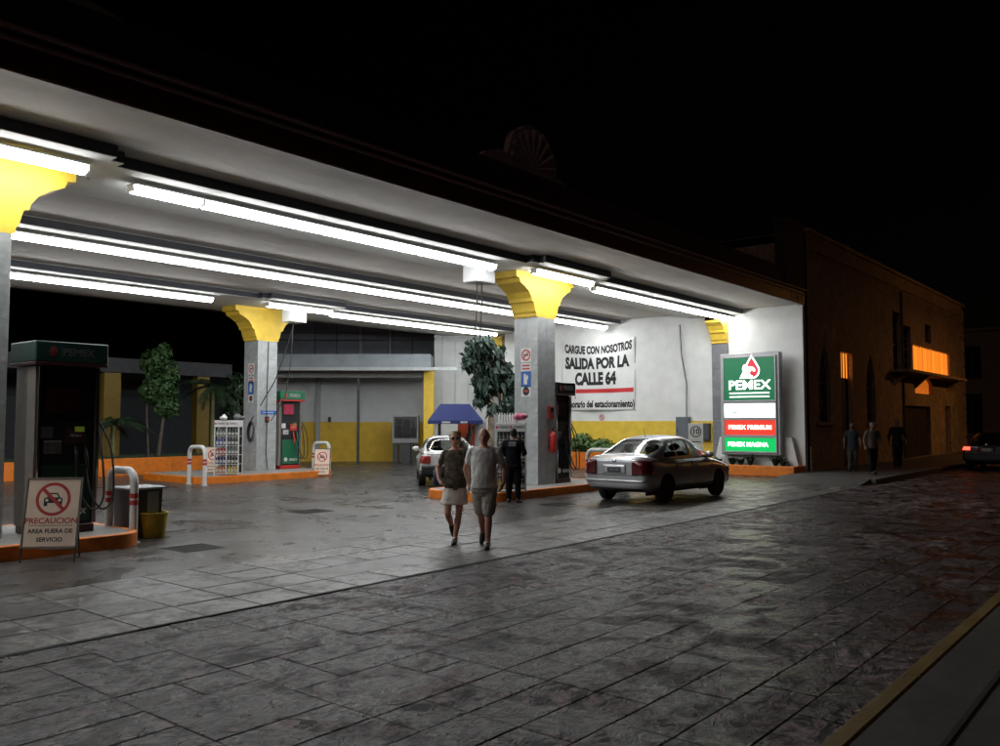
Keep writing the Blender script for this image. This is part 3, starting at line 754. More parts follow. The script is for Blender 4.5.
# air compressor rack in the bay
ac = thing('air_service_rack', 'dark steel service rack with hoses against the yellow workshop dado', 'rack', CAMP(406, 36.8), RZ)
w = 1.12
mb = MB(); mb.box((-w / 2, -.15, 1.0), (w / 2, .25, 2.05), c=.01); mb.build('case', dsteel, ac)
mb = MB(); ring_w = .06
mb.box((-w / 2, -.2, 1.99), (w / 2, -.151, 2.07)); mb.box((-w / 2, -.2, .96), (w / 2, -.151, 1.04)); mb.box((-w / 2, -.2, 1.04), (-w / 2 + .06, -.151, 1.99)); mb.box((w / 2 - .06, -.2, 1.04), (w / 2, -.151, 1.99)); mb.build('frame', galv, ac)
for k, (x0, x1, z0, z1) in enumerate(((-.44, -.12, 1.12, 1.6), (-.08, .2, 1.1, 1.85), (.24, .46, 1.12, 1.5), (-.4, -.15, 1.66, 1.9))):
    mb = MB(); mb.box((x0, -.19, z0), (x1, -.152, z1), c=.012); mb.build('machine', black, ac)
mb = MB(); mb.tube([(.3, -.2, 1.8), (.38, -.24, 1.5), (.2, -.24, 1.15), (-.2, -.24, 1.2), (-.3, -.22, 1.7)], .02, 7); mb.build('air_hose', rubber, ac, smooth=60)
for k, xx in enumerate((-.42, -.1, .12, .42)):
    mb = MB(); mb.box((xx - .12, -.12, 0), (xx + .1, .2, .99 - .1 * (k % 2))); mb.build('drum' if k % 2 else 'leg_panel', M('rack_panel', (.05, .055, .06), .5, var=.2), ac)
mb = MB(); mb.box((-w / 2, -.18, .86), (w / 2, -.152, .955)); mb.build('rail', galv, ac)

# ------------------------------------------------------------------ blue stall roof
ks = thing('blue_stall', 'small stall with a blue fabric hip roof on dark posts', 'stall', CAMP(455, 30.5), RZ + .12)
z1, z0 = LZ(404, 30.5), LZ(420.5, 30.5); hw_, dp = .95, .62
mb = MB(); mb.add([(-hw_, -dp, z0), (hw_, -dp, z0), (hw_, dp, z0), (-hw_, dp, z0), (-hw_ + .42, 0, z1), (hw_ - .42, 0, z1)],
                  [(0, 1, 5, 4), (1, 2, 5), (2, 3, 4, 5), (3, 0, 4)])
mb.box((-hw_, -dp, z0 - .12), (hw_, -dp + .015, z0)); mb.box((-hw_, dp - .015, z0 - .12), (hw_, dp, z0)); mb.box((-hw_, -dp + .015, z0 - .12), (-hw_ + .015, dp - .015, z0)); mb.box((hw_ - .015, -dp + .015, z0 - .12), (hw_, dp - .015, z0))
mb.build('roof', M('blue_fabric', (.022, .035, .16), .75, var=.12, bump=.2), ks)
for sx in (-.55, .55):
    for sy in (-.5, .5):
        mb = MB(); mb.tube([(sx, sy, 0), (sx, sy, z0 + .1)], .03, 8); mb.build('post', dsteel, ks)
mb = MB(); mb.box((-.6, -.45, 0), (.6, .45, .95), c=.02); mb.build('counter', M('stall_grey', (.2, .2, .21), .6, var=.1), ks)
mb = MB(); mb.box((-.3, -.52, .97), (-.02, -.48, 1.5), c=.01); mb.build('menu_board', sign_white, ks)
mb = MB(); mb.add([(-.5 + .0, -dp - .004, z0 - .09), (-.2, -dp - .004, z0 - .09), (-.2, -dp - .004, z0 - .03), (-.5, -dp - .004, z0 - .03), (.15, -dp - .004, z0 - .09), (.4, -dp - .004, z0 - .09), (.4, -dp - .004, z0 - .03), (.15, -dp - .004, z0 - .03)], [(0, 1, 2, 3), (4, 5, 6, 7)]); mb.build('printed_mark', sign_white, ks, fix=False)
ob = thing('orange_panel', 'orange red display panel with a dark diagonal stripe beside the blue stall', 'panel', CAMP(467.5, 31.6), RZ)
mb = MB(); mb.box((-.36, 0, .3), (.36, .06, LZ(413, 31.6)), c=.015); mb.build('board', M('panel_orange', (.45, .07, .02), .5, var=.12), ob)
mb = MB(); mb.add([(-.2, -.004, .9), (-.05, -.004, .9), (.3, -.004, 1.65), (.15, -.004, 1.65)], [(0, 1, 2, 3)]); mb.build('stripe', ink, ob, fix=False)
for sx in (-.3, .3):
    mb = MB(); mb.box((sx - .02, .01, 0), (sx + .02, .05, .3)); mb.build('leg', dsteel, ob)
wcab = thing('white_cabinet', 'white upright cabinet beside the orange panel behind the strolling man', 'cabinet', CAMP(481, 31.2), RZ)
mb = MB(); mb.box((-.22, -.2, 0), (.22, .25, LZ(419, 31.2)), c=.02); mb.build('case', sign_white, wcab)
mb = MB(); mb.box((-.19, -.215, .3), (.19, -.202, 1.75), c=.004); dd = mb.build('door', M('cab_grey', (.4, .41, .42), .4, var=.05), wcab)

# ------------------------------------------------------------------ trees
bark = M('bark', (.12, .10, .075), .85, var=.3, scale=14, bump=.5)
def tree(name, label, loc, trunks, clouds, leaf, size, group=None, droop=.3):
    t = thing(name, label, 'tree', loc, 0, group)
    mb = MB()
    for path, rs in trunks: mb.tube(path, rs, 8)
    mb.build('trunk', bark, t, smooth=60)
    mb = MB()
    for c, r, n in clouds: leaf_cloud(mb, c, r, n, size, droop)
    mb.build('crown', leaf, t, fix=False)
    return t
p = G(161, 455.5, .55); p = Vector((15.2, 28.2, .55))
p = atY(159, 440, 28.3); p.z = .52
cl = [((0.05, 0, 2.6), (.62, .6, .75), 750), ((-.2, .1, 3.35), (.5, .5, .5), 420), ((.25, 0, 1.85), (.5, .5, .5), 480), ((-.35, 0, 2.3), (.42, .4, .45), 280), ((.1, 0, 3.75), (.28, .28, .32), 140), ((.3, .0, 3.1), (.4, .4, .4), 240)]
tree('slender_tree', 'slender leafy tree with pale leaning trunk behind the orange planter wall', p,
     [([(-.02, 0, 0), (.06, 0, .7), (.16, 0, 1.5), (.1, 0, 2.6), (0, 0, 3.6)], [.07, .06, .05, .035, .012]), ([(-.32, .1, 0), (-.40, .1, 1.2), (-.45, .1, 2.3), (-.3, .1, 3.0)], [.035, .03, .025, .01]), ([(.14, 0, 1.5), (.4, 0, 2.2)], [.03, .01]), ([(.12, 0, 2.0), (-.3, 0, 2.7)], [.03, .01])], cl, leafg, .17)
def palm(loc, h, n, L, label, lean=0.0, trunk_r=.075):
    t = thing('palm_tree', label, 'palm', loc, 0, 'young palms behind the planter')
    mb = MB(); mb.tube([(lean * k / 6, 0, h * k / 6) for k in range(7)], [trunk_r * (1.25 - .45 * k / 6) for k in range(7)], 10)
    mb.build('trunk', M('palm_trunk', (.20, .20, .07), .7, var=.3, scale=8), t, smooth=60)
    for k in range(n):
        a = 2 * math.pi * k / n + U(-.25, .25); el = U(.1, 1.1); Lk = L * U(.8, 1.15)
        dv = Vector((math.cos(a), math.sin(a), 0)); pts = []
        for q in range(9):
            s = q / 8; pts.append(Vector((lean, 0, h)) + dv * Lk * s * math.cos(el * (1 - s)) + Vector((0, 0, Lk * (math.sin(el) * s - .75 * s * s))))
        mb = MB(); mb.tube(pts, [.016 * (1 - .8 * q / 8) for q in range(9)], 5)
        sd = Vector((-dv.y, dv.x, 0))
        for q in range(46):
            s = .1 + .9 * q / 46; i = min(7, int(s * 8)); f = s * 8 - i; b = pts[i].lerp(pts[i + 1], f); tg = (pts[i + 1] - pts[i]).normalized()
            ll = .48 * L / 1.6 * math.sin(math.pi * min(1, .15 + s * .85)) ** .6
            for e in (-1, 1):
                tip = b + sd * e * ll * .75 + tg * ll * .5 + Vector((0, 0, -ll * .35 + U(-.05, .05)))
                m_ = tg * .016
                mb.add([b - m_, b + m_, tip], [(0, 1, 2)])
        mb.build('frond', leafk, t, fix=False)
    return t
p = atY(212.5, 440, 28.6); p.z = .5
palm(p, 2.55, 13, 1.35, 'young palm with green trunk and arching fronds near the tiled pillar', -.02)
p = atY(113, 440, 28.9); p.z = .5
palm(p, 1.15, 11, 1.3, 'low palm with drooping fronds beside the dim yellow post', .02, .06)
p = atY(234, 440, 28.2); p.z = .5
tree('bushy_tree', 'bushy dark tree half hidden behind the pillar with the coiled cable', p, [([(0, 0, 0), (.05, 0, 1), (0, 0, 2.4)], [.06, .05, .02])], [((0, 0, 1.7), (.55, .5, .75), 520), ((.05, 0, 2.6), (.45, .45, .6), 380)], leafk, .17)
# broad-leaved tree behind the middle pillar
p = CAMP(505, 28.2); 
cl = []
for (px, py, r, n) in ((478, 350, .42, 75), (490, 345, .45, 80), (500, 352, .4, 70), (472, 364, .36, 55), (486, 364, .42, 75), (500, 370, .42, 70), (482, 380, .36, 60), (495, 386, .42, 75), (507, 384, .45, 80), (488, 398, .3, 45), (503, 402, .42, 75), (508, 418, .35, 60), (468, 358, .25, 30), (484, 408, .2, 20), (514, 396, .4, 50)):
    q = CAMP(px, 28.2) - p; cl.append(((q.x + U(-.2, .2), q.y + U(-.3, .3), LZ(py, 28.2)), (r, r, r * .9), int(n * 1.5)))
q1 = CAMP(482, 28.2) - p; q2 = CAMP(496, 28.2) - p
tree('broadleaf_tree', 'dark broad-leaved tree leaning out beside the middle pillar', p,
     [([(0, 0, 0), (0, 0, 1.6), (q2.x, q2.y, LZ(380, 28.2)), (q1.x, q1.y, LZ(347, 28.2))], [.09, .07, .045, .015]), ([(0, 0, 1.6), (.1, .1, 2.6), (.2, .1, 3.4)], [.06, .04, .015])], cl, M('leaf_bluegreen', (.028, .055, .040), .4, var=.35, scale=9, objvar=.1), .27, droop=.7)

# ------------------------------------------------------------------ orange planter wall and dim pavilion behind
PY = 27.4
ow = thing('planter_wall', 'long low orange planter wall with turf on top behind the pumps', 'planter', (0, 0, 0))
for k in range(5):
    mb = MB(); x0 = 6.0 + 2.4 * k; mb.box((x0 + .003, PY, 0), (x0 + 2.397, PY + .16, .57), c=.008); mb.build('wall_section', orange, ow)
mb = MB(); mb.box((6.0, PY + .162, 0), (18.0, PY + 2.2, .52)); mb.build('soil', M('soil', (.04, .028, .02)), ow)
mb = MB()
for _ in range(5200):
    x, y = U(6.05, 17.95), U(PY + .18, PY + 1.7); h = U(.05, .17); a = U(0, 6.28); dx, dy = .012 * math.cos(a), .012 * math.sin(a)
    mb.add([(x - dx, y - dy, .52), (x + dx, y + dy, .52), (x + U(-.05, .05), y + U(-.05, .05), .52 + h)], [(0, 1, 2)])
tag(mb.build('grass', leafk, fix=False), 'short turf growing along the top of the orange planter', 'grass', kind='stuff')
pv = thing('pavilion', 'dark open pavilion with dim yellow posts behind the planting', 'building', (0, 0, 0))
dkw = M('pavilion_dark', (.045, .05, .055), .9, var=.2)
mb = MB(); mb.box((-6, 35, 0), (22.5, 35.2, 4.0)); mb.build('rear_wall', dkw, pv)
PVY = 31.0
za, zb = atY(150, 374, PVY).z, atY(150, 360, PVY).z
mb = MB(); mb.box((-6, PVY - .1, za), (20.2, 35.2, zb)); mb.build('roof_slab', M('pavilion_roof', (.06, .062, .068), .8, var=.2), pv)
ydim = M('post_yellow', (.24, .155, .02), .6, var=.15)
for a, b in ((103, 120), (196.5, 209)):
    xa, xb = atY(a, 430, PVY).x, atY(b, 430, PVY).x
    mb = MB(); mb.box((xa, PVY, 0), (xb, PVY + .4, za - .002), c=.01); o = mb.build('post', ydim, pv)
mb = MB(); o = atY(113.5, 432, PVY - .05); mb.box((o.x - .09, PVY - .08, o.z - .3), (o.x + .09, PVY - .002, o.z + .25), c=.02); mb.build('socket', black, pv)

# ================================================================== FORECOURT OBJECTS
def island(x0, x1, y0, y1, h, label, r=.45):
    t = thing('pump_island', label, 'pump island', (0, 0, 0), 0, 'raised pump islands')
    def outline(ins):
        o = []
        for cx, cy, a0 in ((x1 - r, y0 + r, -90), (x1 - r, y1 - r, 0), (x0 + r, y1 - r, 90), (x0 + r, y0 + r, 180)):
            for k in range(7):
                a = math.radians(a0 + 15 * k); o.append((cx + (r - ins) * math.cos(a), cy + (r - ins) * math.sin(a)))
        return o
    a = outline(0); b = outline(.012); c = outline(.10); n = len(a)
    vs = [(*p, 0) for p in a] + [(*p, h - .012) for p in a] + [(*p, h) for p in b] + [(*p, h) for p in c] + [(*p, h - .03) for p in c]
    fs = []
    for L in range(4): fs += [(L * n + i, L * n + (i + 1) % n, (L + 1) * n + (i + 1) % n, (L + 1) * n + i) for i in range(n)]
    mb = MB(); mb.add(vs, fs); mb.build('kerb', orange, t, smooth=35)
    mb = MB(); d = outline(.103); mb.prism(d, .0, h - .001, 'z'); mb.build('deck', conc, t)
    return t
HL = ZI + .0
island(14.45, 19.75, 12.05, 14.25, ZI, 'orange edged pump island around the middle pillar with the dark attendant')
island(13.35, 18.35, 21.95, 25.4, ZI, 'orange edged pump island under the pillar with the coiled cable')
island(-1.5, 6.42, 11.85, 14.3, HL, 'orange edged pump island behind the caution board')

# ---------------- fuel pumps
pump_side = M('pump_side', (.34, .32, .30), .45, var=.1)
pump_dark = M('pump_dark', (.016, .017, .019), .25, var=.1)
chrome = M('chrome', (.6, .6, .6), .12, metal=1.0, var=0)
scr_red = M('screen_red', (.25, .02, .05), .3, var=.5, scale=9, emit=.22, ecol=(.5, .04, .09))
scr_lcd = M('lcd_green', (.15, .2, .03), .3, var=0, emit=.08, ecol=(.45, .6, .05))
def pump(loc, label, h=2.62, w=.92, d=.64, lit=True, screen=True, dark=False):
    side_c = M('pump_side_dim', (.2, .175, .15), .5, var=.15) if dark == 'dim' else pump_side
    green, red = (M('pump_green_dim', (.012, .045, .032), .4, var=.15), M('pump_red_shaded', (.05, .012, .012), .4, var=.1)) if dark == 'dim' else (pump_dark, M('pump_red_shaded', (.05, .012, .012), .4, var=.1)) if dark else (MATS['station_green'], MATS['red_paint'])  # dim and dark sets: street-side shade put into the pump colours
    t = thing('fuel_pump', label, 'fuel pump', loc, 0, 'fuel pumps under the canopy')
    a, b = w / 2, d / 2
    mb = MB(); mb.box((-a, -b, 0), (a, b, .12), c=.01); mb.build('base', red, t)
    mb = MB(); mb.box((-a + .02, -b + .03, .122), (a - .02, b - .03, h - .34), c=.012); bd = mb.build('body', pump_dark, t)
    # lower green door, dark upper fascia with screen, price display and keypad
    for s in (-1, 1):
        y = s * (b - .028)
        def fb(name, mat, x0, x1, z0, z1, o=.012, par=t, c=.004):
            mb = MB(); ya, yb = sorted((y, y + s * o)); mb.box((x0, ya, z0), (x1, yb, z1), c=c); return mb.build(name, mat, par)
        dr = fb('lower_door', green, -a + .07, a - .07, .17, .98)
        if s < 0:
            lettering('PEMEX', .11, sign_white, dr, (.12, y - .0135, .30), ROT_MY, bold=.003, depth=.0005, shear=.2, name='door_lettering')
            mb = MB(); mb.ell((-.18, y - .014, .32), (.07, .003, .07)); mb.build('door_emblem', sign_white, dr)
        fb('control_panel', black, -a + .07, a - .07, 1.0, 1.58, .014)
        if s < 0:
            if screen: fb('screen', scr_red, -a + .12, .12, 1.82, 2.16, .02)
            else: fb('screen', M('screen_off', (.05, .012, .014), .25, var=.3), -a + .08, .14, 1.72, 2.08, .02)
            fb('price_display', scr_lcd if lit else pump_dark, .10, .24, 1.44, 1.52, .018)
            kp = fb('keypad', M('keypad_grey', (.13, .13, .13), .5, var=.1), -.32, -.08, 1.14, 1.32, .022)
            for i in range(3):
                for j in range(2):
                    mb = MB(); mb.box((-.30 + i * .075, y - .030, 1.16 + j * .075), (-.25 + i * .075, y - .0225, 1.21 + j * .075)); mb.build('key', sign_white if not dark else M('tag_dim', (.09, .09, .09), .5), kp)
            if lit:
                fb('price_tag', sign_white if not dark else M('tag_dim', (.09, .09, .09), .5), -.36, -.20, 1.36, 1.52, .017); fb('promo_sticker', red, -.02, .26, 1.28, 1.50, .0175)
                lettering('PEMEX', .055, sign_white, dr, (.12, y - .018, 1.39), ROT_MY, depth=.0005, name='sticker_lettering')
        # nozzles with hoses
        for k, xx in enumerate((a - .16, a - .30)):
            mb = MB(); yy = y + s * .05
            mb.tube([(xx, yy, 1.18), (xx, yy + s * .05, 1.0), (xx, yy + s * .03, .86)], [.022, .028, .02], 8); mb.tube([(xx, yy + s * .03, 1.12), (xx, yy - s * .02, 1.24)], [.018, .012], 6)
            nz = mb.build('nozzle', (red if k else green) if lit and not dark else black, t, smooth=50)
            hp_ = [(xx, yy + s * .03, .87), (xx + .06, yy + s * .12, .5), (xx + .2, yy + s * .16, .33), (xx + .36, yy + s * .12, .52), (xx + .34, yy + s * .06, 1.2), (a + .02, y * .6, 1.75 + .05 * k)]
            pts = []
            for i in range(len(hp_) - 1):
                p0, p1, p2, p3 = [Vector(hp_[max(0, min(len(hp_) - 1, i + q))]) for q in (-1, 0, 1, 2)]
                for q in range(5):
                    u = q / 5; pts.append(.5 * ((2 * p1) + (p2 - p0) * u + (2 * p0 - 5 * p1 + 4 * p2 - p3) * u * u + (3 * p1 - p0 - 3 * p2 + p3) * u ** 3))
            mb = MB(); mb.tube(pts + [Vector(hp_[-1])], .015, 7); mb.build('hose', rubber, nz, smooth=60)
    # bowed side cheeks
    for s in (-1, 1):
        prof = [(-b * .80, .12), (b * .80, .12), (b * .98, .9), (b, 1.5), (b * .96, h - .345), (-b * .96, h - .345), (-b, 1.5), (-b * .98, .9)]
        mb = MB(); x0, x1 = sorted((s * (a - .018), s * (a + .045))); mb.prism(prof, x0, x1, 'x'); mb.build('side_cheek', side_c, t)
        mb = MB(); mb.tube([(s * (a - .0), -b - .012, .14), (s * a, -b - .012, h - .35)], .016, 8); mb.build('edge_trim', chrome, t)
    mb = MB(); mb.box((-a - .1, -b - .1, h - .338), (a + .1, b + .1, h - .29), c=.006); mb.build('header_stripe', red, t)
    mb = MB(); mb.box((-a - .1, -b - .1, h - .288), (a + .1, b + .1, h), c=.012); hd = mb.build('header', green, t)
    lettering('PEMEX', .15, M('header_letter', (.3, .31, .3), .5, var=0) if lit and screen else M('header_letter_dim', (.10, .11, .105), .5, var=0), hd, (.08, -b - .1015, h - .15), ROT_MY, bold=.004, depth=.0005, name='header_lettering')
    mb = MB(); mb.ell((-.27, -b - .102, h - .15), (.055, .004, .075)); mb.build('header_emblem', sign_red if screen else M('emblem_dim', (.16, .02, .02), .5, var=0), hd)  # dim lettering and emblem carry the header's shade in their colour
    return t
xa, xb = atY(37, 400, 12.5).x, atY(97, 400, 12.5).x
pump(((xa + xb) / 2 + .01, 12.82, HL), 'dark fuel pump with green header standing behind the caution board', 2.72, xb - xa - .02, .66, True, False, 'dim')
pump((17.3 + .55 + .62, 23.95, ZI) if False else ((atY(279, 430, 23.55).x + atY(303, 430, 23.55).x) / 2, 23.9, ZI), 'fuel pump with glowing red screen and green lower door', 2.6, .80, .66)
pump((18.22, 13.1, ZI), 'fuel pump in shade-darkened colours between the middle pillar and the silver car', 2.6, .62, .66, False, False, True)  # door, header and stripes coloured dark in place of shade

# ---------------- bent steel hoop guards
hoop_m = M('hoop_white', (.60, .60, .58), .4, var=.1)
def hoop(x, y, label, wd=.8, h=1.07, r=.058):
    t = thing('hoop_guard', label, 'bollard', (x, y, 0), 0, 'white hoop guards at the island ends')
    k = .2; pts = [(0, 0, 0), (0, 0, h - k)]
    for q in range(1, 7): a = HP * q / 6; pts.append((0, k - k * math.cos(a), h - k + k * math.sin(a)))
    for q in range(1, 7): a = HP * q / 6; pts.append((0, wd - k + k * math.sin(a), h - k + k * math.cos(a)))
    pts += [(0, wd, 0)]
    mb = MB(); mb.tube(pts, r, 12); mb.build('pipe', hoop_m, t, smooth=50)
    for yy in (0, wd):
        for z0, z1 in ((.56, .63), (.66, .73)):
            mb = MB(); mb.lathe([(r + .002, z0), (r + .002, z1)], 14); o = mb.build('red_band', sign_red, t, smooth=50); o.location = (0, yy, 0)
        mb = MB(); mb.lathe([(r + .04, 0), (r + .04, .012), (r + .004, .014)], 14); o = mb.build('foot_plate', hoop_m, t); o.location = (0, yy, 0)
    return t
p = G(133, 543); hoop(p.x, p.y, 'white hoop guard with red bands next to the yellow bucket', .75, 1.06)
p = G(204.5, 485.5); hoop(p.x, p.y, 'white hoop guard with red bands by the bottle rack under the coiled cable')
p = atY(329, 470, 22.3); hoop(p.x, p.y, 'white hoop guard with red bands behind the small prohibition board')
hoop(19.98, 12.35, 'white hoop guard between the shaded pump and the silver car', .85, 1.0)

# ---------------- dust bins and bucket
bn = thing('waste_bin', 'dark square waste bin beside the hoop guard and yellow bucket', 'bin', (6.78, 12.88, 0))
mb = MB(); mb.prism([(-.24, 0), (.24, 0), (.27, .74), (-.27, .74)], -.25, .25, 'y'); mb.build('body', M('bin_dark', (.05, .052, .055), .5, var=.15), bn)
mb = MB(); mb.box((-.3, -.29, .742), (.3, .29, .78), c=.01); mb.build('lid', galv, bn)
mb = MB(); mb.box((.02, -.262, .04), (.2, -.252, .7)); mb.build('side_strip', galv, bn)
bn = thing('waste_bin', 'slim dark waste bin in front of the hoop guard by the silver car', 'bin', (19.5, 11.86, 0))
mb = MB(); mb.prism([(-.17, 0), (.17, 0), (.2, .86), (-.2, .86)], -.18, .18, 'y'); mb.build('body', M('bin_green', (.03, .035, .035), .5, var=.15), bn)
mb = MB(); mb.box((-.22, -.2, .862), (.22, .2, .9), c=.01); mb.build('lid', dsteel, bn)
p = G(153.5, 537)
bk = thing('bucket', 'yellow plastic bucket standing on the forecourt beside the waste bin', 'bucket', (p.x, p.y, 0), .5)
ybk = M('bucket_yellow', (.42, .30, .02), .45, var=.15)
mb = MB(); n = 4
mb.lathe([(.165, 0), (.172, .02), (.205, .36), (.222, .365), (.222, .385), (.195, .385), (.16, .03)], 18); mb.build('pail', ybk, bk, smooth=35)
mb = MB(); mb.tube([(.215 * math.cos(a), .215 * math.sin(a) * .35 - .13 * math.sin(a) * 0, .37 - .10 * math.sin(a)) for a in [math.pi * k / 10 for k in range(11)]], .006, 6); mb.build('handle', steel, bk, smooth=50)

# ---------------- caution boards
tan_w = M('board_white', (.82, .64, .50), .6, var=.1, scale=5)
def car_icon(mb, s, d):
    body = [(-.5, -.22), (-.5, .05), (-.36, .1), (-.22, .36), (.22, .36), (.36, .1), (.5, .05), (.5, -.22)]
    win = [(-.27, .1), (-.17, .28), (.17, .28), (.27, .1)]
    return [(x * s, z * s) for x, z in body], [(x * s, z * s) for x, z in win]
def caution_board(loc, rz, label, w=.66, h=.90, z0=.2, full=True, stand=True):
    t = thing('caution_board', label, 'sign', loc, rz, 'caution boards on the forecourt')
    lean = math.radians(11)
    e = link('board', MBb(w, h), t); e.location = (0, 0, z0); e.rotation_euler = (-lean, 0, 0)
    mb = MB(); fw = .022
    mb.box((-w / 2 - fw, -.012, -fw), (-w / 2, .018, h + fw), c=.003); mb.box((w / 2, -.012, -fw), (w / 2 + fw, .018, h + fw), c=.003); mb.box((-w / 2, -.012, -fw), (w / 2, .018, 0)); mb.box((-w / 2, -.012, h), (w / 2, .018, h + fw)); mb.build('frame', M('frame_dull', (.16, .13, .10), .6, var=.2), e)
    cz = h * .70; r = w * .335
    mb = MB(); ring(mb, r * .82, r, 36, .0045); [setattr(mb, 'v', [(x, y, z + cz) if i < 72 else (x, y, z) for i, (x, y, z) in enumerate(mb.v)])]; mb.build('red_ring', sign_red, e, fix=False)
    b, wn_ = car_icon(None, r * 1.05, 0)
    mb = MB(); mb.add([(x, -.0042, z + cz) for x, z in b], [tuple(range(len(b)))])
    for sx in (-1, 1): mb.add([(sx * r * .42 + q[0] * r * .1, -.0042, cz - r * .31 + q[1] * r * .1) for q in ((-1, -1), (1, -1), (1, 1), (-1, 1))], [(0, 1, 2, 3)])
    mb.build('car_symbol', ink, e, fix=False)
    mb = MB(); mb.add([(x, -.0048, z + cz) for x, z in wn_], [tuple(range(len(wn_)))])
    for sx in (-1, 1): mb.add([(sx * r * .36 + math.cos(k) * r * .09, -.0048, cz - r * .06 + math.sin(k) * r * .09) for k in [math.pi * q / 5 for q in range(10)]], [tuple(range(10))])
    mb.build('car_window', tan_w, e, fix=False)
    mb = MB(); slash(mb, r * .9, r * .1, .0056); mb.v = [(x, y, z + cz) for x, y, z in mb.v]; mb.build('red_slash', sign_red, e, fix=False)
    lettering('PRECAUCION', w * .158, sign_red, e, (0, -.0045, h * .375), ROT_MY, bold=.002, depth=.0004, sx=1.02)
    mb = MB(); mb.box((-w * .42, -.0046, h * .305), (w * .42, -.0041, h * .312)); mb.build('rule', ink, e)
    lettering('AREA FUERA DE', w * .118, ink, e, (0, -.0045, h * .225), ROT_MY, bold=.002, depth=.0004, sx=1.0)
    lettering('SERVICIO', w * .118, ink, e, (0, -.0045, h * .10), ROT_MY, bold=.002, depth=.0004, sx=1.0)
    if stand:
        for sx in (-1, 1):
            mb = MB(); mb.tube([(sx * (w / 2 + .005), -.03, 0), (sx * (w / 2 + .005), .006 + h * .02, z0 + .1)], .012, 6); mb.build('leg', dsteel, t)
            mb = MB(); mb.tube([(sx * (w / 2 - .1), .46, 0), (sx * (w / 2 - .1), .36, z0 + .25), (sx * (w / 2 - .1), .205, z0 + h * .88)], .012, 6); mb.build('rear_leg', dsteel, t)
        mb = MB(); mb.tube([(-w / 2 + .1, .36, .12), (w / 2 - .1, .36, .12)], .01, 6); mb.build('crossbar', dsteel, t)
    return t
def MBb(w, h):
    mb = MB(); mb.box((-w / 2, -.004, 0), (w / 2, .012, h), c=.003); return mb.mesh('board', tan_w)
p = G(48, 562.5); caution_board((p.x, p.y, 0), RZ + .12, 'white caution board PRECAUCION with red crossed-out car on folding legs', .64, .86)
p = atY(211.5, 470, 23.2); caution_board((p.x, p.y, ZI), RZ - .1, 'small caution board half hidden behind the bottle rack', .5, .76, .05)
p = G(321.5, 477); caution_board((p.x, p.y, 0), RZ + .05, 'small caution board propped against the hoop guard beyond the red screen pump', .48, .82, .08)
# speed sign by the end wall
p = atX(696, 452, 26.6)
t = thing('speed_sign', 'white plate with a ringed 10 and an arrow plate on a short post', 'sign', (26.6, p.y, 0), RZ)
mb = MB(); mb.box((-.25, -.01, .98), (.25, .01, 1.72), c=.004); pl_ = mb.build('plate', sign_white, t)
mb = MB(); ring(mb, .155, .19, 32, .0125); mb.v = [(x, y, z + 1.44) for x, y, z in mb.v]; mb.build('ring', ink, t, fix=False)
lettering('10', .25, ink, t, (0, -.0112, 1.44), ROT_MY, bold=.008, depth=.0004)
mb = MB(); mb.box((-.17, -.0125, 1.08), (.17, -.0105, 1.11)); mb.build('caption_bar', ink, t)
mb = MB(); mb.box((-.25, -.01, .60), (.25, .01, .95), c=.004); mb.build('arrow_plate', sign_white, t)
mb = MB(); mb.add([(a, -.0115, .78 + b) for a, b in ((-.15, -.03), (.03, -.03), (.03, -.09), (.16, 0), (.03, .09), (.03, .03), (-.15, .03))], [tuple(range(7))]); mb.build('arrow', ink, t, fix=False)
mb = MB(); mb.tube([(0, .025, 0), (0, .025, 1.7)], .022, 8); mb.build('post', galv, t)

# ---------------- stickers on the pillars (on the faces looking up the street)
def sticker(name, label, x, y, z, w, h, kind):
    t = thing(name, label, 'sign', (x - .0015, y, z), -HP)
    base = blue if kind == 'blue' else sign_white
    mb = MB(); mb.box((-w / 2, -.004, -h / 2), (w / 2, 0, h / 2)); mb.build('plate', base, t)
    if kind == 'ring':
        mb = MB(); ring(mb, w * .32, w * .43, 28, .0052); slash(mb, w * .38, w * .05, .006, 45); mb.build('red_ring', sign_red, t, fix=False)
        mb = MB(); mb.box((-w * .22, -.0048, -.02), (w * .22, -.0043, .02)); mb.build('cigarette', ink, t)
    elif kind == 'text':
        for k in range(2):
            mb = MB(); mb.box((-w * .38, -.0050, (k - .5) * h * .42 - h * .1), (w * .38, -.0042, (k - .5) * h * .42 + h * .1)); mb.build('text_line', sign_red, t)
    elif kind == 'blue':
        mb = MB(); mb.add([(a * w, -.005, b * h) for a, b in ((-.22, -.32), (.12, -.32), (.12, -.02), (.22, .02), (.22, .2), (.12, .3), (0, .12), (0, .34), (-.22, .34))], [tuple(range(9))]); mb.build('symbol', sign_white, t, fix=False)
    elif kind == 'dark':
        mb = MB(); disc(mb, w * .36, 24, .0045); mb.build('symbol', ink, t, fix=False)
        mb = MB(); mb.box((-w * .2, -.0055, -.02), (w * .2, -.0048, .03)); mb.build('symbol_bar', sign_red, t)
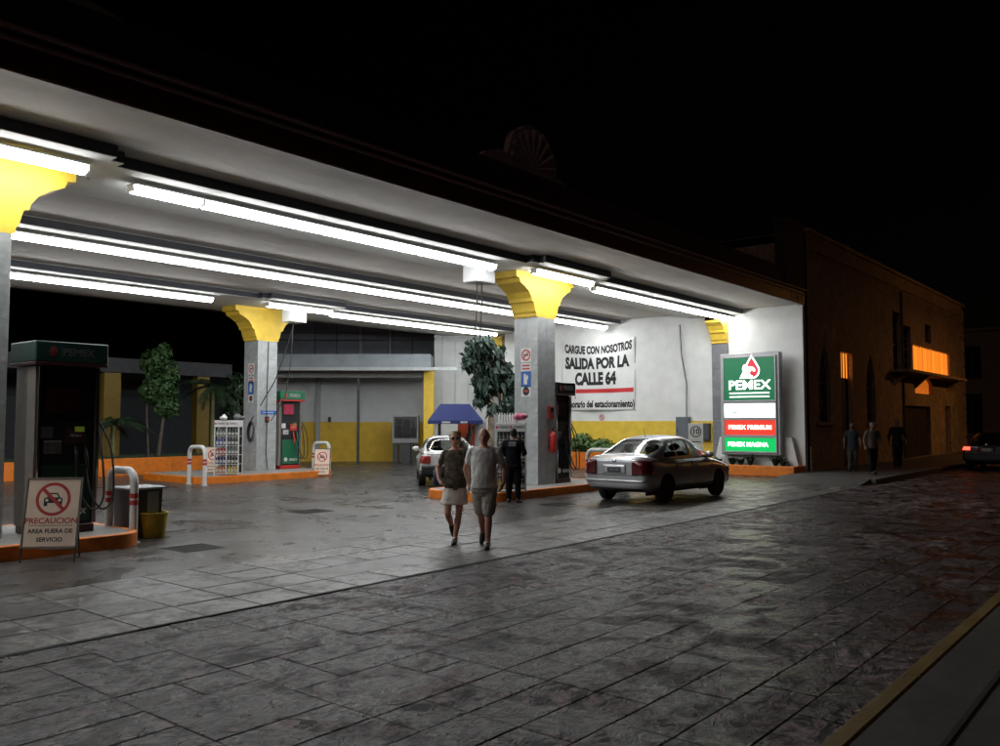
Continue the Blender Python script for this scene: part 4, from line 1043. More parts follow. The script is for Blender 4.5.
for (x, yc, who, dz) in ((17.07, 13.12, 'pillar beside the silver car island', (0, 0)), (16.34, 23.9, 'pillar with the coiled cable', (0, 0))):
    A = x < 17
    def zz(py): return atX(250.5 if A else 521, py, x).z
    k = [(369, 'ring', .32, .36), (379.5, 'text', .30, .2), (388, 'blue', .30, .42), (398.5, 'dark', .26, .24)] if A else [(355.5, 'ring', .34, .36), (367.5, 'text', .32, .2), (379.5, 'blue', .32, .40), (391.5, 'dark', .3, .26)]
    for py, kd, w, h in k:
        nm = {'ring': 'no_smoking_sign', 'text': 'notice_plate', 'blue': 'blue_symbol_sign', 'dark': 'phone_ban_sign'}[kd]
        ds = {'ring': 'round red no-smoking sign on the tiled ', 'text': 'small white notice with red lines on the tiled ', 'blue': 'blue square sign with white symbol on the tiled ', 'dark': 'small white plate with dark round symbol on the tiled '}[kd]
        sticker(nm, ds + who, x, yc, zz(py), w, h, kd)
# blue strip label on the coiled-cable pillar's street face
p = atY(267, 412.5, 23.55); t = thing('blue_strip_sign', 'narrow blue strip sign on the street face of the coiled cable pillar', 'sign', (p.x + .05, 23.548, p.z))
mb = MB(); mb.box((-.30, -.004, -.06), (.30, 0, .06)); mb.build('plate', blue, t)
mb = MB(); mb.box((-.22, -.0052, -.02), (.2, -.0042, .02)); mb.build('text_line', M('pale_blue', (.3, .4, .6), .5, var=0), t)
# fire extinguisher and red call box on the middle pillar's street face
t = thing('fire_extinguisher', 'red fire extinguisher hung on the middle pillar above the orange kerb', 'extinguisher', (17.55, 12.64, 1.0))
mb = MB(); mb.lathe([(.02, 0), (.075, .01), (.085, .04), (.085, .42), (.06, .49), (.025, .52), (.025, .56)], 16); mb.build('cylinder', red, t, smooth=40)
mb = MB(); mb.box((-.02, -.02, .562), (.02, .02, .62)); mb.tube([(0, 0, .6), (.09, -.02, .64)], .012, 6); mb.build('valve', black, t)
mb = MB(); mb.tube([(.02, 0, .58), (.13, -.02, .5), (.12, -.02, .2)], .012, 6); mb.build('hose', rubber, t, smooth=50)
mb = MB(); mb.box((-.05, .086, .1), (.05, .108, .4)); mb.build('bracket', dsteel, t)
t = thing('alarm_box', 'small dark red call box on the middle pillar above the extinguisher', 'alarm box', (17.55, 12.748, 1.85))
mb = MB(); mb.box((-.1, -.09, 0), (.1, 0, .34), c=.012); mb.build('case', M('alarm_red', (.25, .03, .03), .45, var=.1), t); mb = MB(); mb.box((-.06, -.096, .18), (.06, -.091, .28)); mb.build('pane', glass, t)

# ---------------- bottle racks with motor oil
wire = M('rack_white', (.62, .62, .60), .45, var=.05)
bot_cols = {'blue': (.03, .05, .22), 'grey': (.10, .11, .12), 'red': (.33, .03, .02), 'navy': (.02, .03, .13), 'orange': (.45, .12, .02), 'yellow': (.42, .32, .03), 'black': (.02, .02, .022), 'white': (.45, .45, .44)}
def bottle_mesh(col):
    m = M('bottle_' + col, bot_cols[col], .4, var=.1); cap = M('bottle_cap', (.3, .3, .3), .4, var=.1); lb_ = M('bottle_label', (.5, .48, .42), .5, var=.2, scale=30)
    mb = MB(); mb.box((-.045, -.03, 0), (.045, .03, .15), mi=0, c=.012); mb.add([(-.04, -.025, .15), (.04, -.025, .15), (.04, .025, .15), (-.04, .025, .15), (-.018, -.018, .195), (.018, -.018, .195), (.018, .018, .195), (-.018, .018, .195)], [(0, 1, 5, 4), (1, 2, 6, 5), (2, 3, 7, 6), (3, 0, 4, 7)], 0)
    mb.lathe([(.02, .196), (.02, .225)], 8, mi=1); mb.box((-.035, -.0315, .04), (.035, -.0302, .10), mi=2)
    return mb.mesh('bottle', [m, cap, lb_])
BM = {k: bottle_mesh(k) for k in bot_cols}
def rack(loc, rz, label, rows_, where, w=.80, h=1.62, d=.34):
    t = thing('bottle_rack', label, 'rack', loc, rz, 'oil bottle racks at the pillars')
    mb = MB(); r = .014
    for sx in (-1, 1):
        for sy in (-1, 1): mb.box((sx * w / 2 - r, sy * d / 2 - r, 0), (sx * w / 2 + r, sy * d / 2 + r, h - .2))
    mb.box((-r, -d / 2 - r, .04), (r, -d / 2 + r, h - .2)); mb.build('frame', wire, t)
    mb = MB(); mb.box((-w / 2 - .01, -d / 2 - .02, h - .2), (w / 2 + .01, d / 2, h), c=.006); hd = mb.build('header', wire, t)
    for sx in (-.2, .2):
        lettering('PEMEX', .085, M('header_grey_text', (.2, .2, .2), .5, var=0), hd, (sx * w / .8 + .03, -d / 2 - .0215, h - .1), ROT_MY, bold=.002, depth=.0004)
        mb = MB(); mb.ell((sx * w / .8 - .15, -d / 2 - .022, h - .1), (.025, .003, .035)); mb.build('emblem', sign_red, hd)
    mb = MB(); mb.box((-w / 2, d / 2 + .016, .05), (w / 2, d / 2 + .022, h - .2)); mb.build('back_panel', M('rack_back', (.05, .05, .055), .6), t)
    n = len(rows_); sh = (h - .26) / n
    for k, (ca, cb) in enumerate(rows_):
        z = .05 + (n - 1 - k) * sh
        mb = MB(); mb.box((-w / 2, -d / 2, z), (w / 2, d / 2, z + .012)); mb.build('shelf', wire, t)
        mb = MB()
        for q in range(1, 8):
            if q != 4: mb.box((-w / 2 + w * q / 8 - .003, -d / 2 - .012, z + .013), (-w / 2 + w * q / 8 + .003, -d / 2 - .006, z + sh - .01))
        mb.box((-w / 2, -d / 2 - .012, z + sh * .45), (w / 2, -d / 2 - .006, z + sh * .47)); mb.build('wire_guard', wire, t)
        M4 = Matrix.Translation(loc) @ Matrix.Rotation(rz, 4, 'Z')
        for half, c in ((-1, ca), (1, cb)):
            for q in range(3):
                o = bpy.data.objects.new('oil_bottle', BM[c]); COL.objects.link(o)
                o.location = M4 @ Vector((half * w / 4 + (q - 1) * w / 6.6, -d / 2 + .07, z + .0125)); o.rotation_euler = (0, 0, rz); o.scale = (1.18, 1.1, 1.04)
                tag(o, f'{c} oil bottle on the white rack {where}', 'bottle', 'oil bottles on the racks')
    return t
p = G(222.5, 478, ZI); rb_loc = Vector((p.x + .1, p.y, ZI))
rb_loc = CAMP(229.5, 25.35, ZI)
rack(rb_loc, RZ - .05, 'white wire rack of coloured oil bottles by the coiled cable pillar', [('grey', 'black'), ('blue', 'black'), ('red', 'grey'), ('navy', 'black'), ('orange', 'yellow')], 'by the coiled cable pillar', .72, 1.62)
ra_loc = CAMP(511, 19.4, ZI); rack(ra_loc, RZ - .05, 'white wire rack beside the dark clad attendant at the middle pillar', [('grey', 'black'), ('grey', 'black'), ('black', 'grey'), ('yellow', 'black')], 'beside the dark clad attendant', .66, 1.56)
def lump(name, label, cat, c, r, mat, n=4, loc=(0, 0, 0), sub=None):
    mb = MB()
    for k in range(n): mb.ell((c[0] + U(-r, r), c[1] + U(-r * .5, r * .5), c[2] + U(0, r * .3)), (r * U(.5, .9), r * U(.5, .8), r * U(.35, .7)), 9, 6)
    o = mb.build(name, mat, smooth=60); o.location = loc; tag(o, label, cat); return o
z = ZI + 1.62
lump('cloth_bundle', 'crumpled white rag on top of the bottle rack by the coiled cable', 'rag', (-.12, 0, .07), .13, sign_white, 3, (rb_loc.x, rb_loc.y, z))
lump('cloth_bundle', 'crumpled dark bag on top of the bottle rack by the coiled cable', 'bag', (.16, -.05, .08), .14, M('bag_grey', (.12, .12, .13), .4, var=.3), 4, (rb_loc.x + .08, rb_loc.y - .08, z))
z = ZI + 1.56
mb = MB()
for k in range(7): mb.lathe([(.028, 0), (.028, .17), (.012, .2), (.012, .23)], 8, mat=Matrix.Translation((-.26 + k * .06, 0, 0)))
o = mb.build('bottle_pack', sign_white, smooth=40); o.location = (ra_loc.x, ra_loc.y, z); o.rotation_euler = (0, 0, RZ); tag(o, 'pack of small white bottles on top of the rack by the attendant', 'bottle pack')
o = lump('pink_bag', 'bright pink bag on top of the rack by the attendant', 'bag', (0, 0, .12), .15, M('pink', (.55, .10, .2), .4, var=.25), 5, (ra_loc.x + .16, ra_loc.y - .2, z))

# ---------------- ceiling junction boxes and hanging cables
def jbox(px, py, y, w, h, label):
    p = atY(px, py, y); t = thing('ceiling_box', label, 'junction box', (p.x, y, ZB - h - .0))
    mb = MB(); mb.box((-w / 2, -.25, 0), (w / 2, .25, h - .001), c=.02); mb.build('case', hous_m, t)
    mb = MB(); mb.box((-w / 2 + .06, -.262, .05), (w / 2 - .06, -.251, h - .08), c=.004); mb.build('cover', hous_m, t)
    return t, p
t, p = jbox(479, 288, 13.15, .62, .42, 'white hose reel box under the beam beside the middle capital')
for dx in (-.08, .10):
    mb = MB(); mb.tube([(dx, 0, 0), (dx + .01, 0, -.5), (dx, .05, -1.2), (dx + .01, .1, -2.3)], .014, 6); mb.build('cable', cable_m, t)
t, p = jbox(294.5, 304, 22.65, .62, .50, 'white hose reel box under the rear beam beside the coiled cable pillar')
q = atX(248, 420, 16.5); q = Vector((16.30, 23.8, q.z))
def loc_of(v): return Vector(v) - t.location
a = loc_of(q); mid = a * .5 + Vector((0, -.1, -.35)); 
mb = MB(); pts = [Vector((0, 0, 0)), Vector((0, 0, 0)).lerp(a, .3) + Vector((0, -.1, -.25)), mid, Vector((0, 0, 0)).lerp(a, .8) + Vector((0, 0, -.2)), a]; mb.tube(pts, .016, 6); mb.build('cable', cable_m, t, smooth=50)
mb = MB(); mb.tube([(-.05, 0, 0), (-.1, 0, -1.2), (-.3, .0, -2.4), (-.7, .2, -3.2)], .014, 6); mb.build('cable', cable_m, t, smooth=50)
hk = thing('cable_coil', 'coiled dark cable hung on the tiled pillar beside the bottle rack', 'cable', (16.32, q.y, q.z - .05))
mb = MB()
for k in range(4):
    rr = .16 + .02 * k; mb.tube([(-.02 - .012 * k, rr * .75 * math.cos(a), -.32 + 1.45 * rr * math.sin(a) - .05 * math.cos(a)) for a in [2 * math.pi * i / 20 for i in range(21)]], .013, 6)
mb.build('coil', cable_m, hk, smooth=60)
mb = MB(); mb.tube([(.018, 0, 0), (-.07, 0, 0), (-.07, 0, .04)], .01, 6); mb.build('hook', dsteel, hk)
p1 = atY(268, 330, 23.5); 
cd = thing('drop_cable', 'dark supply cable with red plug running down the coiled cable pillar', 'cable', (p1.x, 23.53, 0))
mb = MB(); mb.tube([(.05, 0, 4.4), (.03, 0, 3.2), (.0, -.02, 2.2), (.02, -.03, 1.6), (.0, -.02, .8), (.06, -.04, ZI + .02)], .014, 6); mb.build('cable', cable_m, cd, smooth=50)
mb = MB(); mb.box((-.07, -.09, 1.75), (.07, -.02, 1.95), c=.015); mb.build('socket', black, cd)
mb = MB(); mb.box((-.04, -.14, 1.82), (.04, -.092, 1.90), c=.01); mb.build('plug', red, cd)

# ================================================================== OLD HOUSE DOWN THE STREET
HY = 9.93; HX0, HX1, HT = WALLX + .25, 52.9, 8.2
hs = thing('old_house', 'long two storey plastered townhouse with arched windows and lit orange openings', 'building', (0, 0, 0))
hpl = ground_mat('old_plaster', (.26, .19, .14), (.46, .36, .27), (.13, .095, .07), .85, .05, False, .8, sc=.7, patch=(.50, .64), fine_rng=(.6, 1.3))
def op(pxa, pxb, pya, pyb):
    a, b = atY(pxa, (pya + pyb) / 2, HY), atY(pxb, (pya + pyb) / 2, HY)
    zt, zb_ = atY((pxa + pxb) / 2, pya, HY).z, atY((pxa + pxb) / 2, pyb, HY).z
    return [a.x, b.x, zb_, zt]
O = dict(w1=op(819, 831, 344, 422), door1=op(842, 853.5, 353, 473), w2=op(866.5, 875.5, 354, 422), b1=op(893, 901, 312, 376), b2=op(903, 911, 326, 371),
         lit1=op(913, 949.5, 349, 375), lit2=op(915, 933, 376.5, 394), gate=op(906, 931, 406, 455), up=op(925, 931, 325, 346), door2=op(946, 951, 406, 456))
O['door1'][2] = .14; O['gate'][2] = .14; O['door2'][2] = .14
for k in ('gate',): O[k][3] = min(O[k][3], O['lit2'][2] - .25)
O['lit2'][3] = min(O['lit2'][3], O['lit1'][2] - .12)
O['up'][2] = max(O['up'][2], O['lit1'][3] + .25)
def wall_mesh(ops, x0, x1, z0, z1, y, th):
    xs = sorted({x0, x1, *[v for o in ops for v in o[:2]]}); zs = sorted({z0, z1, *[v for o in ops for v in o[2:]]})
    mb = MB()
    ins = lambda cx, cz: any(o[0] < cx < o[1] and o[2] < cz < o[3] for o in ops)
    for i in range(len(xs) - 1):
        for j in range(len(zs) - 1):
            if not ins((xs[i] + xs[i + 1]) / 2, (zs[j] + zs[j + 1]) / 2):
                mb.add([(xs[i], y, zs[j]), (xs[i + 1], y, zs[j]), (xs[i + 1], y, zs[j + 1]), (xs[i], y, zs[j + 1])], [(0, 1, 2, 3)])
    for a, b, c, d in ops:
        mb.add([(a, y, c), (a, y + th, c), (a, y + th, d), (a, y, d)], [(0, 1, 2, 3)]); mb.add([(b, y, c), (b, y, d), (b, y + th, d), (b, y + th, c)], [(0, 1, 2, 3)])
        mb.add([(a, y, d), (a, y + th, d), (b, y + th, d), (b, y, d)], [(0, 1, 2, 3)]); mb.add([(a, y, c), (b, y, c), (b, y + th, c), (a, y + th, c)], [(0, 1, 2, 3)])
    return mb
ops = list(O.values())
mb = wall_mesh(ops, HX0, HX1, .0, HT, HY, .3); mb.build('wall', hpl, hs, fix=False)
for ga in (HX0, HX1 - .2):
    mb = MB(); mb.box((ga, HY + .32, .0), (ga + .2, 26, HT)); mb.build('gable_wall', hpl, hs)
mb = MB(); mb.box((HX0, HY + .02, HT - .3), (HX1, 26, HT - .02)); mb.build('roof', M('roof_dark', (.06, .05, .045), .9), hs)
mb = MB(); mb.box((HX0 + .22, HY + 4, 0), (HX1 - .22, HY + 4.1, HT - .31)); mb.build('inner_wall', M('inner_dark', (.03, .025, .02), .9), hs)
mb = MB(); mb.box((HX0 - .02, HY - .14, HT - .06), (HX1 + .1, HY + .3, HT + .07), c=.02); mb.build('cornice', hpl, hs)
mb = MB(); mb.box((HX0 - .02, HY - .07, HT - .62), (HX1 + .05, HY - .002, HT - .52), c=.01); mb.build('string_course', hpl, hs)
mb = MB(); mb.box((HX0, HY - .04, .14), (O['door1'][0] - .05, HY - .002, .95)); mb.build('base_course', hpl, hs)
dwood = M('dark_wood', (.025, .016, .011), .7, var=.3, scale=6)
dglass = M('house_glass', (.012, .012, .014), .12, var=0)
warm = M('lit_blind', (.5, .22, .06), .7, var=.35, scale=7, emit=1.0, ecol=(1.0, .25, .02))
warm2 = M('lit_pane', (.5, .22, .06), .7, var=.3, scale=5, emit=.45, ecol=(1.0, .22, .02))
warm3 = M('lit_transom', (.5, .22, .06), .7, var=.3, scale=5, emit=1.2, ecol=(1.0, .28, .03))
def panel(name, o, mat, dep=.2, par=None, ins=.0, th=.03):
    mb = MB(); mb.box((o[0] + ins, HY + dep, o[2] + ins), (o[1] - ins, HY + dep + th, o[3] - ins)); return mb.build(name, mat, par or hs)
def win(o, label=None, arch=True):
    w = panel('window', o, dglass, .24)
    mb = MB(); x0, x1, z0, z1 = o; m = .07; cx = (x0 + x1) / 2
    mb.box((x0, HY + .17, z0), (x0 + m, HY + .235, z1)); mb.box((x1 - m, HY + .17, z0), (x1, HY + .235, z1)); mb.box((cx - .03, HY + .18, z0), (cx + .03, HY + .235, z1)); 
    for q in range(5): zq = z0 + (z1 - z0 - m) * q / 4; mb.box((x0 + m, HY + .18, zq), (cx - .03, HY + .23, zq + m)); mb.box((cx + .03, HY + .18, zq), (x1 - m, HY + .23, zq + m))
    mb.build('frame', dwood, w)
    if arch:   # pointed plaster hood closing the top corners
        mb = MB(); hh = (x1 - x0) * .95
        mb.prism([(x0, z1), (x0, z1 - hh), (x0 + (cx - x0) * .35, z1 - hh * .45), (cx, z1)], HY - .001, HY + .16, 'y'); mb.prism([(x1, z1), (cx, z1), (x1 - (x1 - cx) * .35, z1 - hh * .45), (x1, z1 - hh)], HY - .001, HY + .16, 'y'); mb.build('arch', hpl, w)
        mb = MB(); mb.box((x0 - .12, HY - .10, z0 - .12), (x1 + .12, HY - .002, z0 - .002), c=.01); mb.build('sill', hpl, w)
        # iron grille
        mb = MB(); n = 5
        for q in range(n): xx = x0 + .06 + (x1 - x0 - .12) * q / (n - 1); mb.tube([(xx, HY + .04, z0), (xx, HY + .04, z1 - .5)], .012, 5)
        for zq in (z0 + .4, (z0 + z1) / 2, z1 - .6): mb.tube([(x0, HY + .04, zq), (x1, HY + .04, zq)], .012, 5)
        mb.build('grille', dsteel, w)
win(O['w1']); win(O['w2']); win(O['b1'], arch=False); win(O['b2'], arch=False); win(O['up'], arch=False)
d1 = O['door1']; zt = atY(848, 378, HY).z
tr = panel('transom', [d1[0], d1[1], zt, d1[3]], warm3, .2)
mb = MB()
for q in range(5): xx = d1[0] + (d1[1] - d1[0]) * q / 4; mb.box((xx - .008, HY + .15, zt), (xx + .008, HY + .19, d1[3]))
mb.build('transom_bar', dwood, tr)
dd = panel('door', [d1[0], (d1[0] + d1[1]) / 2 - .01, d1[2], zt - .04], dwood, .18); panel('door', [(d1[0] + d1[1]) / 2 + .01, d1[1], d1[2], zt - .04], dwood, .18)
for q in range(3): panel('door_panel', [d1[0] + .1, (d1[0] + d1[1]) / 2 - .1, .4 + q * 1.0, 1.2 + q * 1.0], dwood, .15, dd)
panel('lintel', [d1[0], d1[1], zt - .038, zt - .002], dwood, .12)
# lit slatted blind behind the balcony, lit pane under it, gate
l1 = O['lit1']; n = 26; bl_ = panel('blind', [l1[0], l1[1], l1[2], l1[3]], dwood, .14)
slt = [M('lit_slat_%d' % k, (.4, .2, .06), .7, var=.3, scale=5, emit=e, ecol=(1.0, g_, .02)) for k, (e, g_) in enumerate(((1.0, .25), (.85, .24), (1.1, .27), (.75, .22)))]
for q in range(n):
    a = l1[0] + (l1[1] - l1[0]) * q / n; wd_ = (l1[1] - l1[0]) / n
    mb = MB(); mb.box((a + .012, HY + .08 + .01 * (q % 3), l1[2] + .02), (a + wd_ - .012, HY + .10 + .01 * (q % 3), l1[3] - .02 - .03 * (q % 2))); mb.build('slat', slt[(q * 7 + q // 3) % 4], bl_)
l2 = O['lit2']; bp = panel('lit_window', l2, warm2, .2)
mb = MB(); cx = (l2[0] + l2[1]) / 2; hh = (l2[3] - l2[2])
arcp = [(l2[0], l2[3])] + [(cx - (cx - l2[0]) * math.cos(math.pi * q / 12), l2[2] + hh * .25 + hh * .73 * math.sin(math.pi * q / 12)) for q in range(13)] + [(l2[1], l2[3])]
mb.prism(arcp, HY - .001, HY + .15, 'y'); mb.build('arch', hpl, bp)
mb = MB(); mb.box((O['b1'][0] - .5, HY - .75, O['lit1'][2] - .18), (O['lit1'][1] + .3, HY - .002, O['lit1'][2] - .05), c=.015); slab_ = mb.build('balcony_slab', hpl, hs)
for xx in (O['b1'][0], O['b2'][1] + .6, O['lit1'][1] - .8):
    mb = MB(); mb.prism([(HY - .6, O['lit1'][2] - .182), (HY - .002, O['lit1'][2] - .182), (HY - .002, O['lit1'][2] - .75), (HY - .15, O['lit1'][2] - .6)], xx - .1, xx + .1, 'x'); mb.build('corbel', hpl, slab_)
g = panel('gate', O['gate'], dwood, .22)
n = 7
for q in range(n):
    a = O['gate'][0] + (O['gate'][1] - O['gate'][0]) * q / n; b = O['gate'][0] + (O['gate'][1] - O['gate'][0]) * (q + 1) / n
    mb = MB(); mb.box((a + .02, HY + .17, O['gate'][2]), (b - .02, HY + .215, O['gate'][3])); mb.build('plank', dwood, g)
panel('door', O['door2'], dwood, .2)
for q in range(10):
    mb = MB(); ww = .5 if q % 2 else .75; mb.box((HX1 - ww, HY - .05, .16 + q * .78), (HX1 + .03, HY - .002, .16 + q * .78 + .72), c=.015); mb.build('quoin', hpl, hs)
mb = MB(); xx = atY(902, 380, HY).x; mb.tube([(xx, HY - .06, .16), (xx, HY - .06, HT - .7)], .05, 8); mb.build('downpipe', M('pipe_dark', (.05, .04, .035), .7), hs)

# dark block across the next corner, only just visible
fb = thing('far_block', 'unlit flat fronted block past the end of the townhouse', 'building', (0, 0, 0))
fbm = M('far_plaster', (.10, .075, .06), .9, var=.2, scale=.5)
ZF = 7.8; XF = 64.0
fops = [[8.2, 9.3, .2, 3.4], [11, 12.2, 1, 3.6], [14, 15.2, 1, 3.6], [8.2, 9.3, 4.6, 6.8], [11, 12.2, 4.6, 6.8], [4.8, 5.9, .2, 3.0]]
mb = wall_mesh(fops, 3.2, 24, 0, ZF, 0, .3); mb.v = [(XF + y, x, z) for x, y, z in mb.v]; mb.build('wall', fbm, fb, fix=False)
mb = MB(); mb.box((XF + .31, 3.3, 0), (XF + 12, 24, ZF - .1)); mb.build('mass', fbm, fb)
mb = MB(); mb.box((XF - .15, 3.1, ZF), (XF + 12, 24.1, ZF + .2), c=.02); mb.build('cornice', fbm, fb)
for k, (a, b, c, d) in enumerate(fops):
    mb = MB(); mb.box((XF + .2, a, c), (XF + .24, b, d)); w = mb.build('window' if c > .5 else 'door', dglass if c > .5 else dwood, fb)
    mb = MB(); mb.box((XF + .12, (a + b) / 2 - .03, c), (XF + .19, (a + b) / 2 + .03, d)); mb.build('mullion', dwood, w)
sg = thing('added_blue_glow_panel', 'small added panel for a dim blue glow beyond the dark car', 'sign', (XF - .05, 5.3, 3.4))  # panel added for a faint blue glow of unknown source
mb = MB(); mb.box((-.12, -.5, 0), (0, .5, 1.6), c=.02); mb.build('case', M('added_blue_glow', (.02, .02, .1), .5, var=0, emit=.05, ecol=(.08, .10, .9)), sg)

# sodium street lamp on the near pavement (stands past the frame edge, lights the townhouse)
sl = thing('street_lamp', 'tall dark street lamp post with orange sodium head over the road', 'street lamp', (46.0, .9, .15))
mb = MB(); mb.tube([(0, 0, 0), (0, 0, .8), (0, 0, 6.6)], [.11, .085, .06], 10); mb.build('post', dsteel, sl, smooth=40)
mb = MB(); mb.tube([(0, 0, 6.5), (0, .3, 6.95), (0, 1.3, 7.15)], .04, 8); mb.build('arm', dsteel, sl, smooth=40)
mb = MB(); mb.ell((0, 1.6, 7.16), (.14, .38, .09)); hd = mb.build('lamp_head', dsteel, sl, smooth=60)
mb = MB(); mb.box((-.09, 1.4, 7.04), (.09, 1.85, 7.066), c=.008); mb.build('lens', M('sodium_lens', (.9, .5, .1), .4, var=0, emit=900, ecol=(1, .44, .12)), hd)

# ================================================================== CARS
tyre_m = M('tyre', (.012, .012, .012), .8, var=.1)
rim_m = M('alloy_rim', (.22, .22, .23), .35, metal=.8, var=.1)
win_glass = bpy.data.materials.new('car_glass'); win_glass.use_nodes = True
_p = win_glass.node_tree.nodes['Principled BSDF']; _p.inputs['Base Color'].default_value = (.30, .33, .32, 1); _p.inputs['Roughness'].default_value = .03
_p.inputs['Transmission Weight'].default_value = 1.0; _p.inputs['IOR'].default_value = 1.03; _p.inputs['Coat Weight'].default_value = 1.0; _p.inputs['Coat Roughness'].default_value = .02; _p.inputs['Coat IOR'].default_value = 1.6
interior = M('car_interior', (.03, .03, .032), .7, var=.1)
plast = M('car_plastic', (.015, .015, .016), .5, var=.05)
def smooth_tab(tab, xs, k=5):
    y = np.interp(xs, [a for a, _ in tab], [b for _, b in tab])
    ker = np.ones(k) / k; yp = np.pad(y, k // 2, mode='edge'); return np.convolve(yp, ker, 'valid')
def car(name, label, loc, rz, paint, P, tail, plate_col, group=None, tail_emit=None):
    t = thing(name, label, 'car', loc, rz, group)
    L = P['L']; xr, xf = -L / 2, L / 2
    XS = np.linspace(xr, xf, 141)
    Wt = smooth_tab(P['w'], XS, 9); Zt = smooth_tab(P['zt'], XS, 7); Zb = smooth_tab(P['zb'], XS, 7)
    er = P.get('er', .22)
    def endf(x):
        d = min(x - xr, xf - x)
        if d >= er: return 1.0
        return max(1e-4, 1 - (1 - d / er) ** P.get('en', 3.4)) ** (1 / P.get('en', 3.4))
    N = 5.0
    def wzz(x):
        e = endf(x); w, a, b = [float(np.interp(x, XS, q)) for q in (Wt, Zt, Zb)]
        e2 = .60 + .40 * e; w *= (.80 + .20 * e) if e > .02 else .80
        m = (a + b) / 2; hz = (a - b) / 2 * e2
        return w, m, hz
    def side_w(z): return 1 - .07 * max(0, (z - .55) / .45) ** 1.5 - .05 * max(0, (.45 - z) / .3) ** 2
    def inside(x, y, z):
        if x < xr or x > xf: return False
        w, m, hz = wzz(x); return abs(y / (w * side_w(z))) ** N + abs((z - m) / hz) ** N <= 1
    NT = 56; vs = []
    xs2 = np.concatenate([xr + er * (1 - np.cos(np.linspace(0, HP, 12))), np.linspace(xr + er, xf - er, 60)[1:-1], xf - er * (1 - np.cos(np.linspace(HP, 0, 12)))])
    for x in xs2:
        w, m, hz = wzz(float(x))
        for k in range(NT):
            a = 2 * math.pi * (k + .5) / NT; c, s = math.cos(a), math.sin(a)
            z = m + hz * math.copysign(abs(s) ** (2 / N), s); y = w * side_w(z) * math.copysign(abs(c) ** (2 / N), c)
            vs.append((float(x), y, z))
    n = len(xs2); fs = [(i * NT + k, i * NT + (k + 1) % NT, (i + 1) * NT + (k + 1) % NT, (i + 1) * NT + k) for i in range(n - 1) for k in range(NT)]
    fs += [tuple(range(NT))[::-1], tuple((n - 1) * NT + k for k in range(NT))]
    mb = MB(); mb.add(vs, fs); me = mb.mesh('body', [paint, plast], 38)
    # cut the wheel arches
    body = link('body', me, None)
    cut = MB()
    for wx in P['axles']:
        cut.lathe([(P['r'] * 1.16, -1.2), (P['r'] * 1.16, 1.2)], 28, axis='y', mat=Matrix.Translation((wx, 0, P['r'] + .02)))
    cme = cut.mesh('cut', plast); co = link('cut', cme)
    bo = body.modifiers.new('b', 'BOOLEAN'); bo.operation = 'DIFFERENCE'; bo.object = co; bo.solver = 'EXACT'
    dg = bpy.context.evaluated_depsgraph_get(); nm = bpy.data.meshes.new_from_object(body.evaluated_get(dg), depsgraph=dg)
    bpy.data.objects.remove(co); body.modifiers.clear(); body.data = nm; nm.name = 'body'; body.parent = t
    nm.polygons.foreach_set('use_smooth', [True] * len(nm.polygons)); nm.set_sharp_from_angle(angle=math.radians(38))
    # wheel wells
    mb = MB()
    for wx in P['axles']:
        for s in (-1, 1): mb.box((wx - P['r'] * 1.1, min(s * .45, s * .5), .16), (wx + P['r'] * 1.1, max(s * .45, s * .5), P['r'] * 2.1))
    mb.build('wheel_well', plast, t)
    # ---- greenhouse with window openings
    g0, g1 = P['gx']; GX = np.linspace(g0, g1, 150); GZ = smooth_tab(P['roof'], GX, 9); zb = P['belt']; wbk = P['gw']
    NG = 4.2
    def gpt(x, f, s):
        """f 0 belt .. 1 roof centre as angle fraction on side s"""
        h = max(.002, float(np.interp(x, GX, GZ)) - zb); a = HP * f
        z = zb + h * abs(math.sin(a)) ** (2 / NG); wb = float(np.interp(x, [p for p, _ in wbk], [q for _, q in wbk]))
        y = wb * (1 - P['tum'] * (z - zb) / .5) * abs(math.cos(a)) ** (2 / NG)
        return (x, s * y, z)
    NX, NF = P.get('grid', (330, 110)); gxs = np.linspace(g0, g1, NX)
    side = P['side']     # list of window polygons in (x,z)
    def inpoly(x, z, pg):
        c = False; n_ = len(pg)
        for i in range(n_):
            x1, z1 = pg[i]; x2, z2 = pg[(i + 1) % n_]
            if (z1 > z) != (z2 > z) and x < (x2 - x1) * (z - z1) / (z2 - z1) + x1: c = not c
        return c
    def cls(x, y, z, f):
        zr = float(np.interp(x, GX, GZ)); 
        if f > .34:
            wloc = max(.05, gpt(x, 0, 1)[1])
            if P['rw'][0] < x < P['rw'][1] and abs(y) < P['rwy'] * wloc: return 2
            if P['fw'][0] < x < P['fw'][1] and abs(y) < .86 * wloc: return 3
        for i, pg in enumerate(side):
            if inpoly(x, z, pg) and f < .8: return 4 + i
        return 0
    pts = {}; grids = {}
    for s in (-1, 1):
        for i in range(NX):
            for j in range(NF): pts[s, i, j] = gpt(float(gxs[i]), (j / (NF - 1)) ** 1.0, s)
    shells = {}
    for s in (-1, 1):
        for i in range(NX - 1):
            for j in range(NF - 1):
                q = [pts[s, i, j], pts[s, i + 1, j], pts[s, i + 1, j + 1], pts[s, i, j + 1]]
                c = [sum(p[k] for p in q) / 4 for k in range(3)]
                key = cls(*c, (j + .5) / (NF - 1))
                if key >= 4: key = (key, s)
                shells.setdefault(key, []).append(q if s > 0 else q[::-1])
